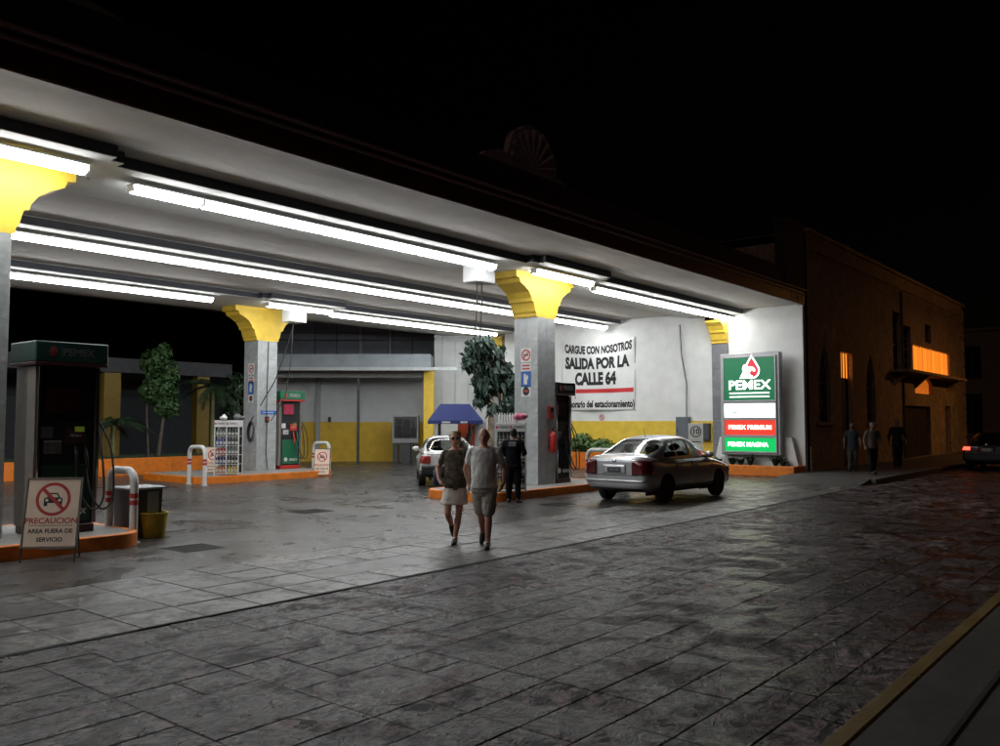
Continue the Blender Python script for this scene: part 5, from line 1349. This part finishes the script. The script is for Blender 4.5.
    for key, qs in shells.items():
        mb = MB(); idx = {}; 
        for q in qs:
            f = []
            for p in q:
                k = (round(p[0], 4), round(p[1], 4), round(p[2], 4))
                if k not in idx: idx[k] = len(mb.v); mb.v.append(p)
                f.append(idx[k])
            f = list(dict.fromkeys(f))
            if len(f) > 2: mb.f.append(f); mb.m.append(0)
        nm_ = 'roof' if key == 0 else 'rear_window' if key == 2 else 'windscreen' if key == 3 else 'side_window'
        mb.build(nm_, paint if key == 0 else win_glass, t, smooth=40, fix=False)
    # interior: seats, parcel shelf, dashboard
    mb = MB(); mb.box((g0 + .25, -.6, zb - .12), (g0 + .62, .6, zb - .06)); mb.build('parcel_shelf', interior, t)
    for x, ys in ((P['seat'][0], (-.34, .34)), (P['seat'][1], (-.36, .36))):
        for y in ys:
            mb = MB(); mb.box((x - .08, y - .25, .45), (x + .08, y + .25, zb + .16), c=.05); mb.ell((x - .01, y, zb + .27), (.05, .13, .09)); mb.build('seat', interior, t, smooth=40)
    mb = MB(); mb.box((P['fw'][0] + .15, -.66, .6), (P['fw'][0] + .5, .66, zb + .0), c=.04); mb.build('dashboard', interior, t)
    # ---- projected patches on the body skin
    def rear_x(y, z):
        a, b = xr - .02, xr + er + .3
        if not inside(b, y, z): return None
        for _ in range(26):
            m = (a + b) / 2
            if inside(m, y, z): b = m
            else: a = m
        return b
    def side_y(x, z, s):
        a, b = 1.2, 0.0
        if not inside(x, 0, z): return None
        for _ in range(26):
            m = (a + b) / 2
            if inside(x, m, z): b = m
            else: a = m
        return s * b
    def rpatch(nm_, y0, y1, z0, z1, off, mat, par=t, ny=10, nz=6, rnd=0):
        mb = MB(); pp = {}
        for i in range(ny + 1):
            for j in range(nz + 1):
                y = y0 + (y1 - y0) * i / ny; z = z0 + (z1 - z0) * j / nz; x = rear_x(y, z)
                if x is None: continue
                pp[i, j] = len(mb.v); mb.v.append((x - off, y, z))
        for i in range(ny):
            for j in range(nz):
                k = [(i, j), (i + 1, j), (i + 1, j + 1), (i, j + 1)]
                if all(q in pp for q in k): mb.f.append([pp[q] for q in k]); mb.m.append(0)
        if not mb.f: return None
        o = mb.build(nm_, mat, par, smooth=40, fix=False); sd = o.modifiers.new('s', 'SOLIDIFY'); sd.thickness = off * .96; sd.offset = 0; return o
    def spatch(nm_, poly_x, poly_z, s, off, mat, par=t, nx=14, nz=8):
        mb = MB(); pp = {}; x0, x1 = poly_x; z0, z1 = poly_z
        for i in range(nx + 1):
            for j in range(nz + 1):
                x = x0 + (x1 - x0) * i / nx; z = z0 + (z1 - z0) * j / nz; y = side_y(x, z, s)
                if y is None: continue
                pp[i, j] = len(mb.v); mb.v.append((x, y + s * off, z))
        for i in range(nx):
            for j in range(nz):
                k = [(i, j), (i + 1, j), (i + 1, j + 1), (i, j + 1)]
                if all(q in pp for q in k): mb.f.append([pp[q] for q in k]); mb.m.append(0)
        o = mb.build(nm_, mat, par, smooth=40, fix=False); sd = o.modifiers.new('s', 'SOLIDIFY'); sd.thickness = off * .9; sd.offset = 0; return o
    ty0, ty1, tz0, tz1 = P['tail']
    for s in (-1, 1):
        rpatch('tail_light', s * ty0, s * ty1, tz0, tz1, .022, tail, ny=12, nz=8)
        so_ = spatch('tail_light_side', (xr + .06, xr + .26), (tz0, tz1), s, .014, tail, nx=6)
        so_.name = 'tail_lens'
    rpatch('boot_lid_seam', -.60, .60, P['seam'] - .006, P['seam'] + .006, .006, plast, nz=1, ny=24)
    rpatch('bumper_strip', -.78, .78, P['bump'] - .022, P['bump'] + .022, .02, P.get('bstrip', paint), nz=2, ny=28)
    rpatch('lower_valance', -.70, .70, .26, .34, .008, plast, nz=2, ny=20)
    if P.get('bumper'):
        rpatch('rear_bumper', -.80, .80, .34, .60, .07, P['bumper'], nz=4, ny=26)
    py0, pz0, pz1 = P['plate']
    rec = rpatch('plate_recess', -py0 - .13, py0 + .13, pz0 - .035, pz1 + .05, .006, P.get('recess', paint), nz=4)
    pxm = min(rear_x(0, pz0), rear_x(0, pz1)) - .012
    mb = MB(); mb.box((pxm - .012, -py0, pz0), (pxm + .004, py0, pz1), c=.003); pt = mb.build('number_plate', plate_col, t)
    mb = MB(); 
    for k in range(7):
        if k != 3: mb.box((pxm - .0145, -py0 + .045 + k * (2 * py0 - .09) / 7, pz0 + .045), (pxm - .0125, -py0 + .045 + k * (2 * py0 - .09) / 7 + .026, pz1 - .04))
    mb.build('plate_characters', M('plate_char', (.22, .22, .22), .5, var=0), pt)
    mb = MB(); x_ = rear_x(0, pz1 + .13); mb.ell((x_ - .006, 0, pz1 + .13), (.01, .055, .032)); mb.build('badge', chrome, t, smooth=60)
    for s in (-1, 1):
        d_ = spatch('door', P['doors'][0], (.32, zb - .04), s, .004, paint); h_ = spatch('handle', (P['doors'][0][0] + .08, P['doors'][0][0] + .24), (zb - .16, zb - .13), s, .035, paint, par=d_, nx=3, nz=1)
        d_ = spatch('door', P['doors'][1], (.32, zb - .04), s, .004, paint); h_ = spatch('handle', (P['doors'][1][0] + .08, P['doors'][1][0] + .24), (zb - .16, zb - .13), s, .035, paint, par=d_, nx=3, nz=1)
        spatch('sill_trim', (P['axles'][0] + .4, P['axles'][1] - .4), (.22, .30), s, .008, plast, nz=2)
        yb = abs(side_y(P['mir'], zb - .08, 1)); mb = MB(); mb.ell((P['mir'], s * (yb + .09), zb + .07), (.07, .11, .075)); mb.tube([(P['mir'] + .02, s * (yb - .06), zb + .0), (P['mir'] + .01, s * (yb + .05), zb + .05)], .025, 6); mb.build('mirror', paint, t, smooth=60)
        spatch('head_light', (xf - .34, xf - .12), (P['hl'][0], P['hl'][1]), s, .012, M('lamp_lens', (.5, .5, .5), .08, var=0), nx=6, nz=4)
        # exhaust side skirts of the window: black belt moulding
        mb = MB(); bp_ = [(x, s * (gpt(x, .001, 1)[1] + .006), zb + .006) for x in np.linspace(g0 + .12, g1 - .1, 20)]; mb.tube(bp_, .009, 5); mb.build('belt_moulding', plast, t)
    mb = MB(); zr = float(np.interp(P['ant'], GX, GZ)); mb.tube([(P['ant'], 0, zr - .01), (P['ant'] - .10, 0, zr + .20)], [.008, .003], 5); mb.build('aerial', plast, t)
    # ---- wheels
    r = P['r']
    tm = MB(); tm.lathe([(r * .66, -.095), (r * .9, -.1), (r, -.07), (r, .07), (r * .9, .1), (r * .66, .095)], 28, axis='y'); tme = tm.mesh('tyre', tyre_m, 40)
    rm = MB(); rm.lathe([(.02, .075), (r * .12, .078), (r * .15, .05), (r * .6, .03), (r * .655, .085), (r * .67, .09), (r * .67, -.09)], 24, axis='y')
    for k in range(P.get('spokes', 7)):
        a = 2 * math.pi * k / P.get('spokes', 7); rm.box((r * .1, .045, -.022), (r * .63, .085, .022), mat=Matrix.Rotation(a, 4, 'Y'), c=.005)
    rme = rm.mesh('rim', rim_m, 40)
    for wx in P['axles']:
        for s in (-1, 1):
            o = link('wheel', tme, t); o.location = (wx, s * P['track'], r); o.rotation_euler = (0, 0, 0 if s > 0 else math.pi)
            link('rim', rme, o)
    return t

def paint_m(name, col, metal=.6, rough=.28, emit=0):
    m = M(name, col, rough, metal=metal, var=.04, scale=60, coat=.8); return m
silver = paint_m('silver_paint', (.50, .51, .53), .55, .32)
whitep = paint_m('white_car_paint', (.62, .62, .61), .0, .35)
darkp = paint_m('dark_car_paint', (.02, .017, .018), .3, .3)
tail_off = M('tail_lens', (.10, .012, .014), .08, var=0, coat=1.0)
tail_dim = M('tail_lens_old', (.28, .03, .025), .12, var=0, coat=.6)
tail_on = M('tail_lens_lit', (.6, .04, .03), .2, var=0, emit=4.5, ecol=(1.0, .055, .03))
ACC = dict(L=4.22, w=[(-2.11, .80), (-1.7, .835), (-.6, .845), (.8, .845), (1.5, .83), (1.9, .79), (2.11, .70)],
           zt=[(-2.11, 1.03), (-1.9, 1.065), (-1.6, 1.06), (-1.2, 1.0), (.8, .97), (1.1, .95), (1.6, .86), (1.95, .76), (2.11, .66)],
           zb=[(-2.11, .30), (-1.75, .24), (-1.2, .19), (1.2, .18), (1.8, .22), (2.11, .26)], axles=(-1.24, 1.26), r=.295, track=.735, gx=(-1.86, 1.22),
           roof=[(-1.86, 1.0), (-1.74, 1.05), (-1.30, 1.27), (-1.02, 1.40), (-.7, 1.455), (-.2, 1.475), (.15, 1.455), (.38, 1.39), (1.22, .93)], belt=.945,
           gw=[(-1.86, .64), (-1.5, .73), (-1.0, .78), (.3, .785), (.9, .74), (1.22, .66)], tum=.23, rw=(-1.66, -1.02), rwy=.84, fw=(.40, 1.10),
           side=[[(-1.22, .99), (-1.22, 1.06), (-.98, 1.25), (-.78, 1.335), (-.72, 1.34), (-.72, .99)], [(-.66, .99), (-.66, 1.35), (-.2, 1.385), (-.12, 1.385), (-.12, .99)], [(-.04, .99), (-.04, 1.385), (.2, 1.36), (.42, 1.25), (.78, 1.02), (.78, .99)]],
           seat=(-.95, .0), tail=(.46, .80, .64, .95), seam=.625, bump=.50, plate=(.17, .685, .80), doors=((-.80, -.10), (-.08, .92)), mir=.70, hl=(.58, .72), ant=-.78, er=.24, en=3.0)
p1 = Vector((18.14, 9.86, 0))
car('silver_sedan', 'silver four door sedan leaving the pumps, seen from behind', p1, math.radians(-1.0), silver, ACC, tail_off, M('plate_dark', (.05, .055, .06), .5, var=.1))
TSU = dict(L=4.2, w=[(-2.1, .78), (-1.7, .80), (1.5, .81), (1.9, .79), (2.1, .74)],
           zt=[(-2.1, .93), (-1.9, .955), (-1.4, .95), (.8, .93), (1.1, .90), (1.8, .82), (2.1, .74)],
           zb=[(-2.1, .30), (-1.75, .24), (-1.2, .2), (1.2, .19), (2.1, .26)], axles=(-1.2, 1.22), r=.285, track=.70, gx=(-1.62, 1.05),
           roof=[(-1.62, .90), (-1.5, .96), (-1.12, 1.30), (-.92, 1.37), (-.4, 1.385), (.1, 1.375), (.32, 1.33), (1.05, .90)], belt=.90,
           gw=[(-1.62, .66), (-1.2, .72), (.3, .73), (1.05, .67)], tum=.24, rw=(-1.48, -1.04), rwy=.84, fw=(.36, .95),
           side=[[(-1.12, .94), (-1.02, 1.22), (-.9, 1.27), (-.62, 1.28), (-.62, .94)], [(-.56, .94), (-.56, 1.28), (-.1, 1.29), (-.1, .94)], [(-.04, .94), (-.04, 1.29), (.2, 1.27), (.68, .97), (.68, .94)]],
           seat=(-.85, .0), tail=(.50, .765, .66, .86), seam=.90, bump=.44, plate=(.16, .70, .81), doors=((-.7, -.08), (-.06, .85)), mir=.62, hl=(.58, .72), ant=.6, er=.14, en=3.6, bumper=plast, bstrip=plast, spokes=9)
rz_w = math.radians(46)
pw_ = CAMP(449, 23.2) + Vector((math.cos(rz_w), math.sin(rz_w), 0)) * 2.0
car('white_sedan', 'old boxy white sedan with black bumper behind the strolling couple', (pw_.x, pw_.y, 0), rz_w, whitep, TSU, tail_dim, M('plate_pale', (.4, .4, .38), .5, var=.1))
p = G(989, 471.5)
p = Vector((35.0, 5.93, 0)); dc = p + Vector((2.1, 0, 0))
car('dark_sedan', 'dark sedan with glowing red brake lights waiting down the street', (dc.x, dc.y, 0), 0, darkp, {**TSU, 'tail': (.52, .76, .74, .86), 'grid': (140, 50)}, tail_on, M('plate_pale', (.4, .4, .38)))

# ================================================================== PEOPLE
def remesh_mesh(mb, voxel, smooth_it, name):
    me = bpy.data.meshes.new(name); me.from_pydata(mb.v, [], mb.f); o = link('tmp', me)
    rm_ = o.modifiers.new('r', 'REMESH'); rm_.mode = 'VOXEL'; rm_.voxel_size = voxel; rm_.adaptivity = 0
    if smooth_it: s_ = o.modifiers.new('s', 'SMOOTH'); s_.factor = .5; s_.iterations = smooth_it
    dg = bpy.context.evaluated_depsgraph_get(); nm = bpy.data.meshes.new_from_object(o.evaluated_get(dg), depsgraph=dg)
    bpy.data.objects.remove(o); nm.name = name; nm.polygons.foreach_set('use_smooth', [True] * len(nm.polygons)); return nm
def limb(mb, pts, rs, n=12):
    """tapered limb with round ends; overlaps are fused by the remesh"""
    P = [Vector(p) for p in pts]
    for i in range(len(P) - 1):
        a, b, ra, rb_ = P[i], P[i + 1], rs[i], rs[i + 1]
        d = (b - a).normalized(); path = []; rr = []
        for q in (80, 55, 30): path.append(a - d * ra * math.sin(math.radians(q))); rr.append(ra * math.cos(math.radians(q)))
        path += [a, b]; rr += [ra, rb_]
        for q in (30, 55, 80): path.append(b + d * rb_ * math.sin(math.radians(q))); rr.append(rb_ * math.cos(math.radians(q)))
        mb.tube(path, rr, n)
def hand(mb, w, d, side, palm_n, curl=.5, s=1.0):
    """w wrist, d pointing direction, side = thumb side vector, palm_n = palm normal"""
    w, d, side, pn = Vector(w), Vector(d).normalized(), Vector(side).normalized(), Vector(palm_n).normalized()
    e = w + d * .085 * s
    for k in (-1.2, -.4, .4, 1.2): limb(mb, [w + side * k * .012 * s, e + side * k * .019 * s], [.016 * s, .0135 * s], 8)
    for k, L in ((1.35, .068), (.45, .078), (-.45, .072), (-1.35, .055)):
        b = e + side * k * .0195 * s; c1 = b + (d * math.cos(curl * .6) + pn * math.sin(curl * .6)) * L * .5 * s
        c2 = c1 + (d * math.cos(curl * 1.6) + pn * math.sin(curl * 1.6)) * L * .5 * s
        limb(mb, [b, c1, c2], [.0095 * s, .0088 * s, .0075 * s], 8)
    b = w + side * .024 * s + d * .02 * s; c1 = b + (side * .7 + d * .6 + pn * .3).normalized() * .04 * s; c2 = c1 + (d * .8 + side * .25 + pn * .4).normalized() * .034 * s
    limb(mb, [b, c1, c2], [.0125 * s, .0105 * s, .0085 * s], 8)
def torso(mb, J, k=1.0, belly=0.0, off=0.0, z0=None):
    """stack of ellipse rings from hips to shoulders in the frame of J"""
    rings = []
    for c, rx, ry in J: rings.append((Vector(c), rx * k + off, ry * k + off))
    n = 20; vs = []; fs = []
    for c, rx, ry in rings:
        for q in range(n):
            a = 2 * math.pi * q / n; vs.append((c.x + rx * math.cos(a), c.y + ry * math.sin(a), c.z))
    for i in range(len(rings) - 1):
        for q in range(n): fs.append((i * n + q, i * n + (q + 1) % n, (i + 1) * n + (q + 1) % n, (i + 1) * n + q))
    fs += [tuple(range(n))[::-1], tuple((len(rings) - 1) * n + q for q in range(n))]
    mb.add(vs, fs)
fold_tex = bpy.data.textures.new('folds', 'CLOUDS'); fold_tex.noise_scale = .11; fold_tex.noise_depth = 2
skin = M('skin', (.56, .30, .21), .55, var=.08, scale=20)
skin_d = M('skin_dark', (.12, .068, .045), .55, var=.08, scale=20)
def person(label, loc, rz, pose, group=None, voxel=.0125):
    """local frame: faces -y, right hand at -x. pose: joints and clothing"""
    t = thing('person', label, 'person', loc, rz, group)
    q = pose; H = q['h'] / 1.72
    sk = q.get('skin', skin)
    v = lambda p: Vector(p) * H
    by = q.get('lean', 0.0)
    hip_z = .90; sh_z = 1.368
    hip = {s: Vector((s * .085, 0, hip_z)) for s in (-1, 1)}
    sh = {s: Vector((s * (q.get('shw', .185)), by * .5, sh_z)) for s in (-1, 1)}
    B = q.get('build', 1.0); bel = q.get('belly', 0.0)
    rings = [((0, 0, .80), .10, .09), ((0, .005, .86), .155 * B, .115 * B), ((0, 0, .95), .160 * B, .118 * B + bel * .6), ((0, -bel * .5, 1.05), .145 * B + bel * .3, .110 * B + bel), ((0, -bel * .3 + by * .2, 1.19), .145 * B + bel * .2, .110 * B + bel * .6), ((0, by * .35, 1.27), .165 * B, .115 * B + bel * .2), ((0, by * .45, 1.36), .170 * B, .105 * B), ((0, by * .5, 1.43), .12 * B, .075 * B), ((0, by * .52, 1.46), .06, .055)]
    rings = [(Vector(c) * H, a * H, b * H) for c, a, b in rings]
    hd = Vector((q.get('hx', 0.0), by * .55 - .015, 1.60)); neck = Vector((0, by * .5 + .005, 1.44))
    # ---- body: one fused surface
    mb = MB(); torso(mb, rings)
    limb(mb, [v(neck), v(hd - Vector((0, -.012, .075)))], [.058 * H, .052 * H])
    mb.ell(v(hd), (.080 * H, .097 * H, .116 * H), 18, 14); mb.ell(v(hd + Vector((0, -.045, -.062))), (.052 * H, .050 * H, .055 * H), 12, 8)
    limb(mb, [v(hd + Vector((0, -.092, .012))), v(hd + Vector((0, -.110, -.020)))], [.010 * H, .016 * H], 8)
    for s in (-1, 1):
        mb.ell(v(hd + Vector((s * .078, .008, -.008))), (.012 * H, .022 * H, .033 * H), 8, 6); mb.ell(v(hd + Vector((s * .032, -.085, .026))), (.022 * H, .012 * H, .010 * H), 8, 6)
    mb.ell(v(hd + Vector((0, -.088, -.058))), (.026 * H, .014 * H, .011 * H), 8, 6)
    legs = {}
    for s, key in ((-1, 'rleg'), (1, 'lleg')):
        kn, an, toe = [Vector(p) for p in q[key]]; legs[s] = (hip[s], kn, an, toe)
        limb(mb, [v(hip[s]), v(hip[s].lerp(kn, .5)), v(kn)], [.082 * B * H, .070 * B * H, .052 * H]); limb(mb, [v(kn), v(kn.lerp(an, .35) + Vector((0, .012, 0))), v(an)], [.050 * H, .054 * H, .034 * H])
        limb(mb, [v(an + (an - toe).normalized() * .03), v(toe)], [.036 * H, .028 * H])
    arms = {}
    for s, key in ((-1, 'rarm'), (1, 'larm')):
        el, wr, hd_, th_, pn = [Vector(p) for p in q[key]]; arms[s] = (sh[s], el, wr)
        limb(mb, [v(neck + Vector((s * .02, 0, -.01))), v(sh[s] + Vector((-s * .02, 0, .02)))], [.040 * H, .036 * B * H])
        limb(mb, [v(sh[s]), v(el)], [.052 * B * H, .040 * H]); limb(mb, [v(el), v(el.lerp(wr, .3)), v(wr)], [.039 * H, .040 * H, .025 * H])
        hand(mb, v(wr), hd_, th_, pn, q.get('curl', .5), H)
    b = link('body', remesh_mesh(mb, voxel * .8, 2, 'body'), t); b.data.materials.append(sk)
    # ---- face
    mb = MB()
    for s in (-1, 1): mb.ell(v(hd + Vector((s * .031, -.0915, .008))), (.013 * H, .006 * H, .006 * H), 8, 6)
    mb.build('eyes', M('eye_dark', (.03, .025, .02), .3, var=0), t, smooth=60)
    mb = MB(); mb.ell(v(hd + Vector((0, -.1005, -.057))), (.022 * H, .005 * H, .006 * H), 8, 6); mb.build('mouth', M('lip', (.22, .09, .075), .5, var=0), t, smooth=60)
    if q.get('glasses'):
        mb = MB()
        for s in (-1, 1): mb.ell(v(hd + Vector((s * .034, -.098, .010))), (.028 * H, .008 * H, .020 * H), 10, 6)
        mb.tube([v(hd + Vector((-.08, .0, .016))), v(hd + Vector((-.066, -.085, .014))), v(hd + Vector((.066, -.085, .014))), v(hd + Vector((.08, .0, .016)))], .004, 5); mb.build('glasses', black, t, smooth=60)
    # ---- hair
    if q.get('hair'):
        kind, hm = q['hair']; mb = MB()
        if kind == 'short':
            mb.ell(v(hd + Vector((0, .014, .024))), (.084 * H, .098 * H, .104 * H), 16, 12); 
            for s in (-1, 1): mb.ell(v(hd + Vector((s * .066, .02, -.012))), (.028 * H, .052 * H, .062 * H), 10, 8)
            mb.ell(v(hd + Vector((0, .070, -.035))), (.064 * H, .034 * H, .075 * H), 10, 8)
            for _ in range(26):
                a = U(0, 6.28); e = U(.1, 1.3); dr = Vector((math.cos(a) * math.cos(e), math.sin(a) * math.cos(e) + .2, math.sin(e)))
                if dr.y < -.45 and e < .8: continue
                c = hd + Vector((0, .014, .024)); limb(mb, [v(c + dr * .07), v(c + dr * .112)], [.018 * H, .010 * H], 6)
        elif kind == 'crop':
            mb.ell(v(hd + Vector((0, .014, .026))), (.080 * H, .094 * H, .098 * H), 16, 12); mb.ell(v(hd + Vector((0, .05, -.02))), (.07 * H, .05 * H, .07 * H), 12, 8)
        elif kind == 'fringe':
            for s in (-1, 1): mb.ell(v(hd + Vector((s * .070, .024, -.004))), (.016 * H, .05 * H, .045 * H), 10, 8)
            mb.ell(v(hd + Vector((0, .078, -.025))), (.062 * H, .022 * H, .052 * H), 12, 8)
        o = link('hair', remesh_mesh(mb, .009, 1, 'hair'), t); o.data.materials.append(hm)
        # keep the face clear of hair: hair sits behind the brow line by construction
    # ---- clothes
    def cloth(nm_, mb, mat, vox=voxel, sm=3): 
        o = link(nm_, remesh_mesh(mb, vox, sm, nm_), t); o.data.materials.append(mat)
        if nm_ != 'shoe':
            dm = o.modifiers.new('folds', 'DISPLACE'); dm.texture = fold_tex; dm.strength = .03; dm.mid_level = .42; dm.texture_coords = 'LOCAL'
        return o
    if q.get('top'):
        mat, zlo, sl, fl = q['top']; mb = MB()
        rr = [(c, a + .014, b_ + .014) for c, a, b_ in rings if c.z >= zlo * H - .001 and c.z < 1.45 * H]
        c0 = rr[0]; rr = [(Vector((c0[0].x, c0[0].y, zlo * H)), c0[1] + fl, c0[2] + fl)] + [r_ for r_ in rr if r_[0].z > zlo * H + .02]
        torso(mb, rr)
        for s in (-1, 1):
            a_, e_, w_ = arms[s]; end = a_.lerp(e_, min(1, sl)); limb(mb, [v(neck + Vector((s * .045, 0, -.022))), v(a_ + Vector((-s * .02, 0, .014)))], [.046 * H, .054 * B * H]); limb(mb, [v(a_ + Vector((0, 0, -.002))), v(end)], [.063 * B * H, (.055 if sl < 1 else .050) * B * H])
            if sl > 1: limb(mb, [v(e_), v(e_.lerp(w_, sl - 1))], [.050 * H, .038 * H])
        cloth('shirt', mb, mat)
    if q.get('bottom'):
        mat, ztop, kfrac, fl = q['bottom']; mb = MB()
        rr = [(c, a + .012, b_ + .012) for c, a, b_ in rings if .84 * H < c.z < ztop * H]
        torso(mb, [(Vector((0, 0, .745 * H)), .10 * H, .10 * H), (Vector((0, 0, .80 * H)), .155 * B * H, .125 * B * H)] + rr + [(Vector((0, rr[-1][0].y, ztop * H)), rr[-1][1], rr[-1][2])])
        for s in (-1, 1):
            h_, k_, a_, t_ = legs[s]; e = h_.lerp(k_, min(1, kfrac)); limb(mb, [v(h_), v(e)], [.098 * B * H, (.084 + fl) * B * H])
            if kfrac > 1: limb(mb, [v(k_), v(k_.lerp(a_, kfrac - 1))], [.075 * H, .062 * H])
        cloth('shorts' if kfrac < 1.2 else 'trousers', mb, mat)
    if q.get('skirt'):
        mat, ztop, zlo, rx, ry = q['skirt']; mb = MB()
        torso(mb, [(Vector((q.get('skx', 0) * H, 0, zlo * H)), rx * H, ry * H), (Vector((0, 0, (zlo + ztop) / 2 * H)), rx * .97 * H, ry * .95 * H), (Vector((0, 0, ztop * H)), .165 * B * H, .125 * B * H)]); cloth('skirt', mb, mat)
    # ---- shoes
    for s in (-1, 1):
        h_, k_, a_, t_ = legs[s]; mb = MB(); d = (t_ - a_); 
        limb(mb, [v(a_ - d * .28 + Vector((0, 0, -.03))), v(a_ + d * .5 + Vector((0, 0, -.012))), v(t_ + d.normalized() * .03)], [.044 * H, .046 * H, .036 * H]); cloth('shoe', mb, q['shoes'], .01, 2)
    return t
# couple: he wears a grey T-shirt and khaki shorts, she a camouflage blouse and short pale skirt; they walk hand in hand towards the street
tee = M('grey_tee', (.72, .73, .72), .85, var=.1, scale=9, bump=.9, bscale=11)
khaki = M('khaki_shorts', (.36, .335, .29), .85, var=.12, scale=9, bump=.9, bscale=11)
camo = M('blouse_print', (.12, .10, .072), .85, var=.85, scale=15, bump=.7, bscale=11)
pale = M('pale_skirt', (.80, .73, .66), .8, var=.1, scale=9, bump=.8, bscale=11)
shoe_d = M('dark_shoe', (.02, .016, .014), .6, var=.1)
blond = M('blond_hair', (.34, .23, .11), .6, var=.3, scale=40)
greyh = M('grey_hair', (.20, .19, .18), .7, var=.2, scale=40)
blackh = M('black_hair', (.012, .010, .009), .5, var=.1)
FACE = RZ          # local -y looks at the camera when rz == RZ
pm = G(484, 548); pwm = G(455, 543.5)
man = dict(h=1.70, shw=.188, build=1.10, belly=.035, hair=('fringe', greyh), top=(tee, .86, .52, .02), bottom=(khaki, 1.0, .84, .004), shoes=shoe_d,
           rleg=((-.06, .10, .48), (-.07, .44, .17), (-.08, .40, .05)), lleg=((.075, -.06, .47), (.05, .02, .075), (.06, -.15, .03)),
           rarm=((-.285, .10, 1.12), (-.235, .13, .90), (.05, .1, -1), (.2, -1, -.2), (-1, .1, 0)), larm=((.30, .07, 1.13), (.29, -.12, .93), (-.25, -.6, -.8), (-.3, -1, .3), (-1, .1, .1)), curl=.6)
pman = person('bald man in grey T-shirt and khaki shorts walking hand in hand', (pm.x, pm.y, 0), FACE - .10, man, 'couple walking across the apron')
wo = dict(h=1.65, shw=.155, build=1.0, belly=.015, lean=-.02, hair=('short', blond), glasses=True, top=(camo, .80, .55, .035), skx=-.02, skirt=(pale, .86, .60, .205, .165), shoes=shoe_d,
          rleg=((-.115, -.10, .47), (-.05, .26, .24), (-.03, .34, .11)), lleg=((.06, -.03, .47), (.0, .03, .075), (-.02, -.15, .03)),
          rarm=((-.27, .05, 1.15), (-.25, -.13, .98), (.3, -.5, -.5), (.4, -1, .3), (1, .1, .0)), larm=((.215, -.02, 1.13), (.195, -.20, .94), (.05, -.1, -1), (-.25, -1, -.2), (1, .1, 0)), curl=.9)
pwo = person('blond woman in printed blouse and short pale skirt walking hand in hand', (pwm.x, pwm.y, 0), FACE + .05, wo, 'couple walking across the apron')
bgm = MB(); bgm.box((-.05, -.14, 0), (.05, .14, .26), c=.03)
bo_ = bgm.build('shoulder_bag', M('bag_blue', (.02, .06, .14), .6, var=.15), smooth=40); bo_.location = Vector((pwm.x, pwm.y, .84)) - RT * .275 + FW * .12; bo_.rotation_euler = (0, 0, RZ); tag(bo_, 'blue shoulder bag at the hip of the blond woman', 'bag')
# attendant in dark uniform, back turned, at the rack
black_cl = M('dark_uniform', (.005, .0055, .007), .95, var=.2, scale=14, spec=.1)
pa = G(513.5, 503)
att = dict(h=1.66, shw=.19, build=1.08, hair=('crop', blackh), skin=skin_d, top=(black_cl, .82, 1.7, .015), bottom=(black_cl, 1.0, 1.9, .0), shoes=shoe_d,
           rleg=((-.10, .0, .47), (-.11, .02, .075), (-.13, -.14, .03)), lleg=((.10, -.01, .47), (.11, .02, .075), (.13, -.14, .03)),
           rarm=((-.26, .02, 1.13), (-.2, -.2, 1.08), (.3, -1, .2), (.2, .2, 1), (1, 0, 0)), larm=((.26, .02, 1.13), (.2, -.2, 1.05), (-.3, -1, .2), (-.2, .2, 1), (-1, 0, 0)))
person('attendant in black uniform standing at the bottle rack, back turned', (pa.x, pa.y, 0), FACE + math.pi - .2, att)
t = [o for o in COL.objects if o.get('label', '').startswith('attendant')][0]
mb = MB(); mb.box((-.085, .126, 1.24), (.085, .145, 1.34), c=.008); mb.build('back_patch', M('patch_grey', (.12, .125, .13), .7, var=.4, scale=30), t)
# three passers-by in the gloom outside the townhouse
std_l = dict(rleg=((-.09, -.06, .47), (-.10, -.08, .075), (-.11, -.24, .03)), lleg=((.09, .03, .47), (.09, .16, .09), (.09, .02, .04)),
             rarm=((-.26, .04, 1.13), (-.27, -.03, .90), (0, -.3, -1), (.3, -1, 0), (1, 0, 0)), larm=((.26, .0, 1.13), (.27, -.1, .91), (0, -.3, -1), (-.3, -1, 0), (-1, 0, 0)))
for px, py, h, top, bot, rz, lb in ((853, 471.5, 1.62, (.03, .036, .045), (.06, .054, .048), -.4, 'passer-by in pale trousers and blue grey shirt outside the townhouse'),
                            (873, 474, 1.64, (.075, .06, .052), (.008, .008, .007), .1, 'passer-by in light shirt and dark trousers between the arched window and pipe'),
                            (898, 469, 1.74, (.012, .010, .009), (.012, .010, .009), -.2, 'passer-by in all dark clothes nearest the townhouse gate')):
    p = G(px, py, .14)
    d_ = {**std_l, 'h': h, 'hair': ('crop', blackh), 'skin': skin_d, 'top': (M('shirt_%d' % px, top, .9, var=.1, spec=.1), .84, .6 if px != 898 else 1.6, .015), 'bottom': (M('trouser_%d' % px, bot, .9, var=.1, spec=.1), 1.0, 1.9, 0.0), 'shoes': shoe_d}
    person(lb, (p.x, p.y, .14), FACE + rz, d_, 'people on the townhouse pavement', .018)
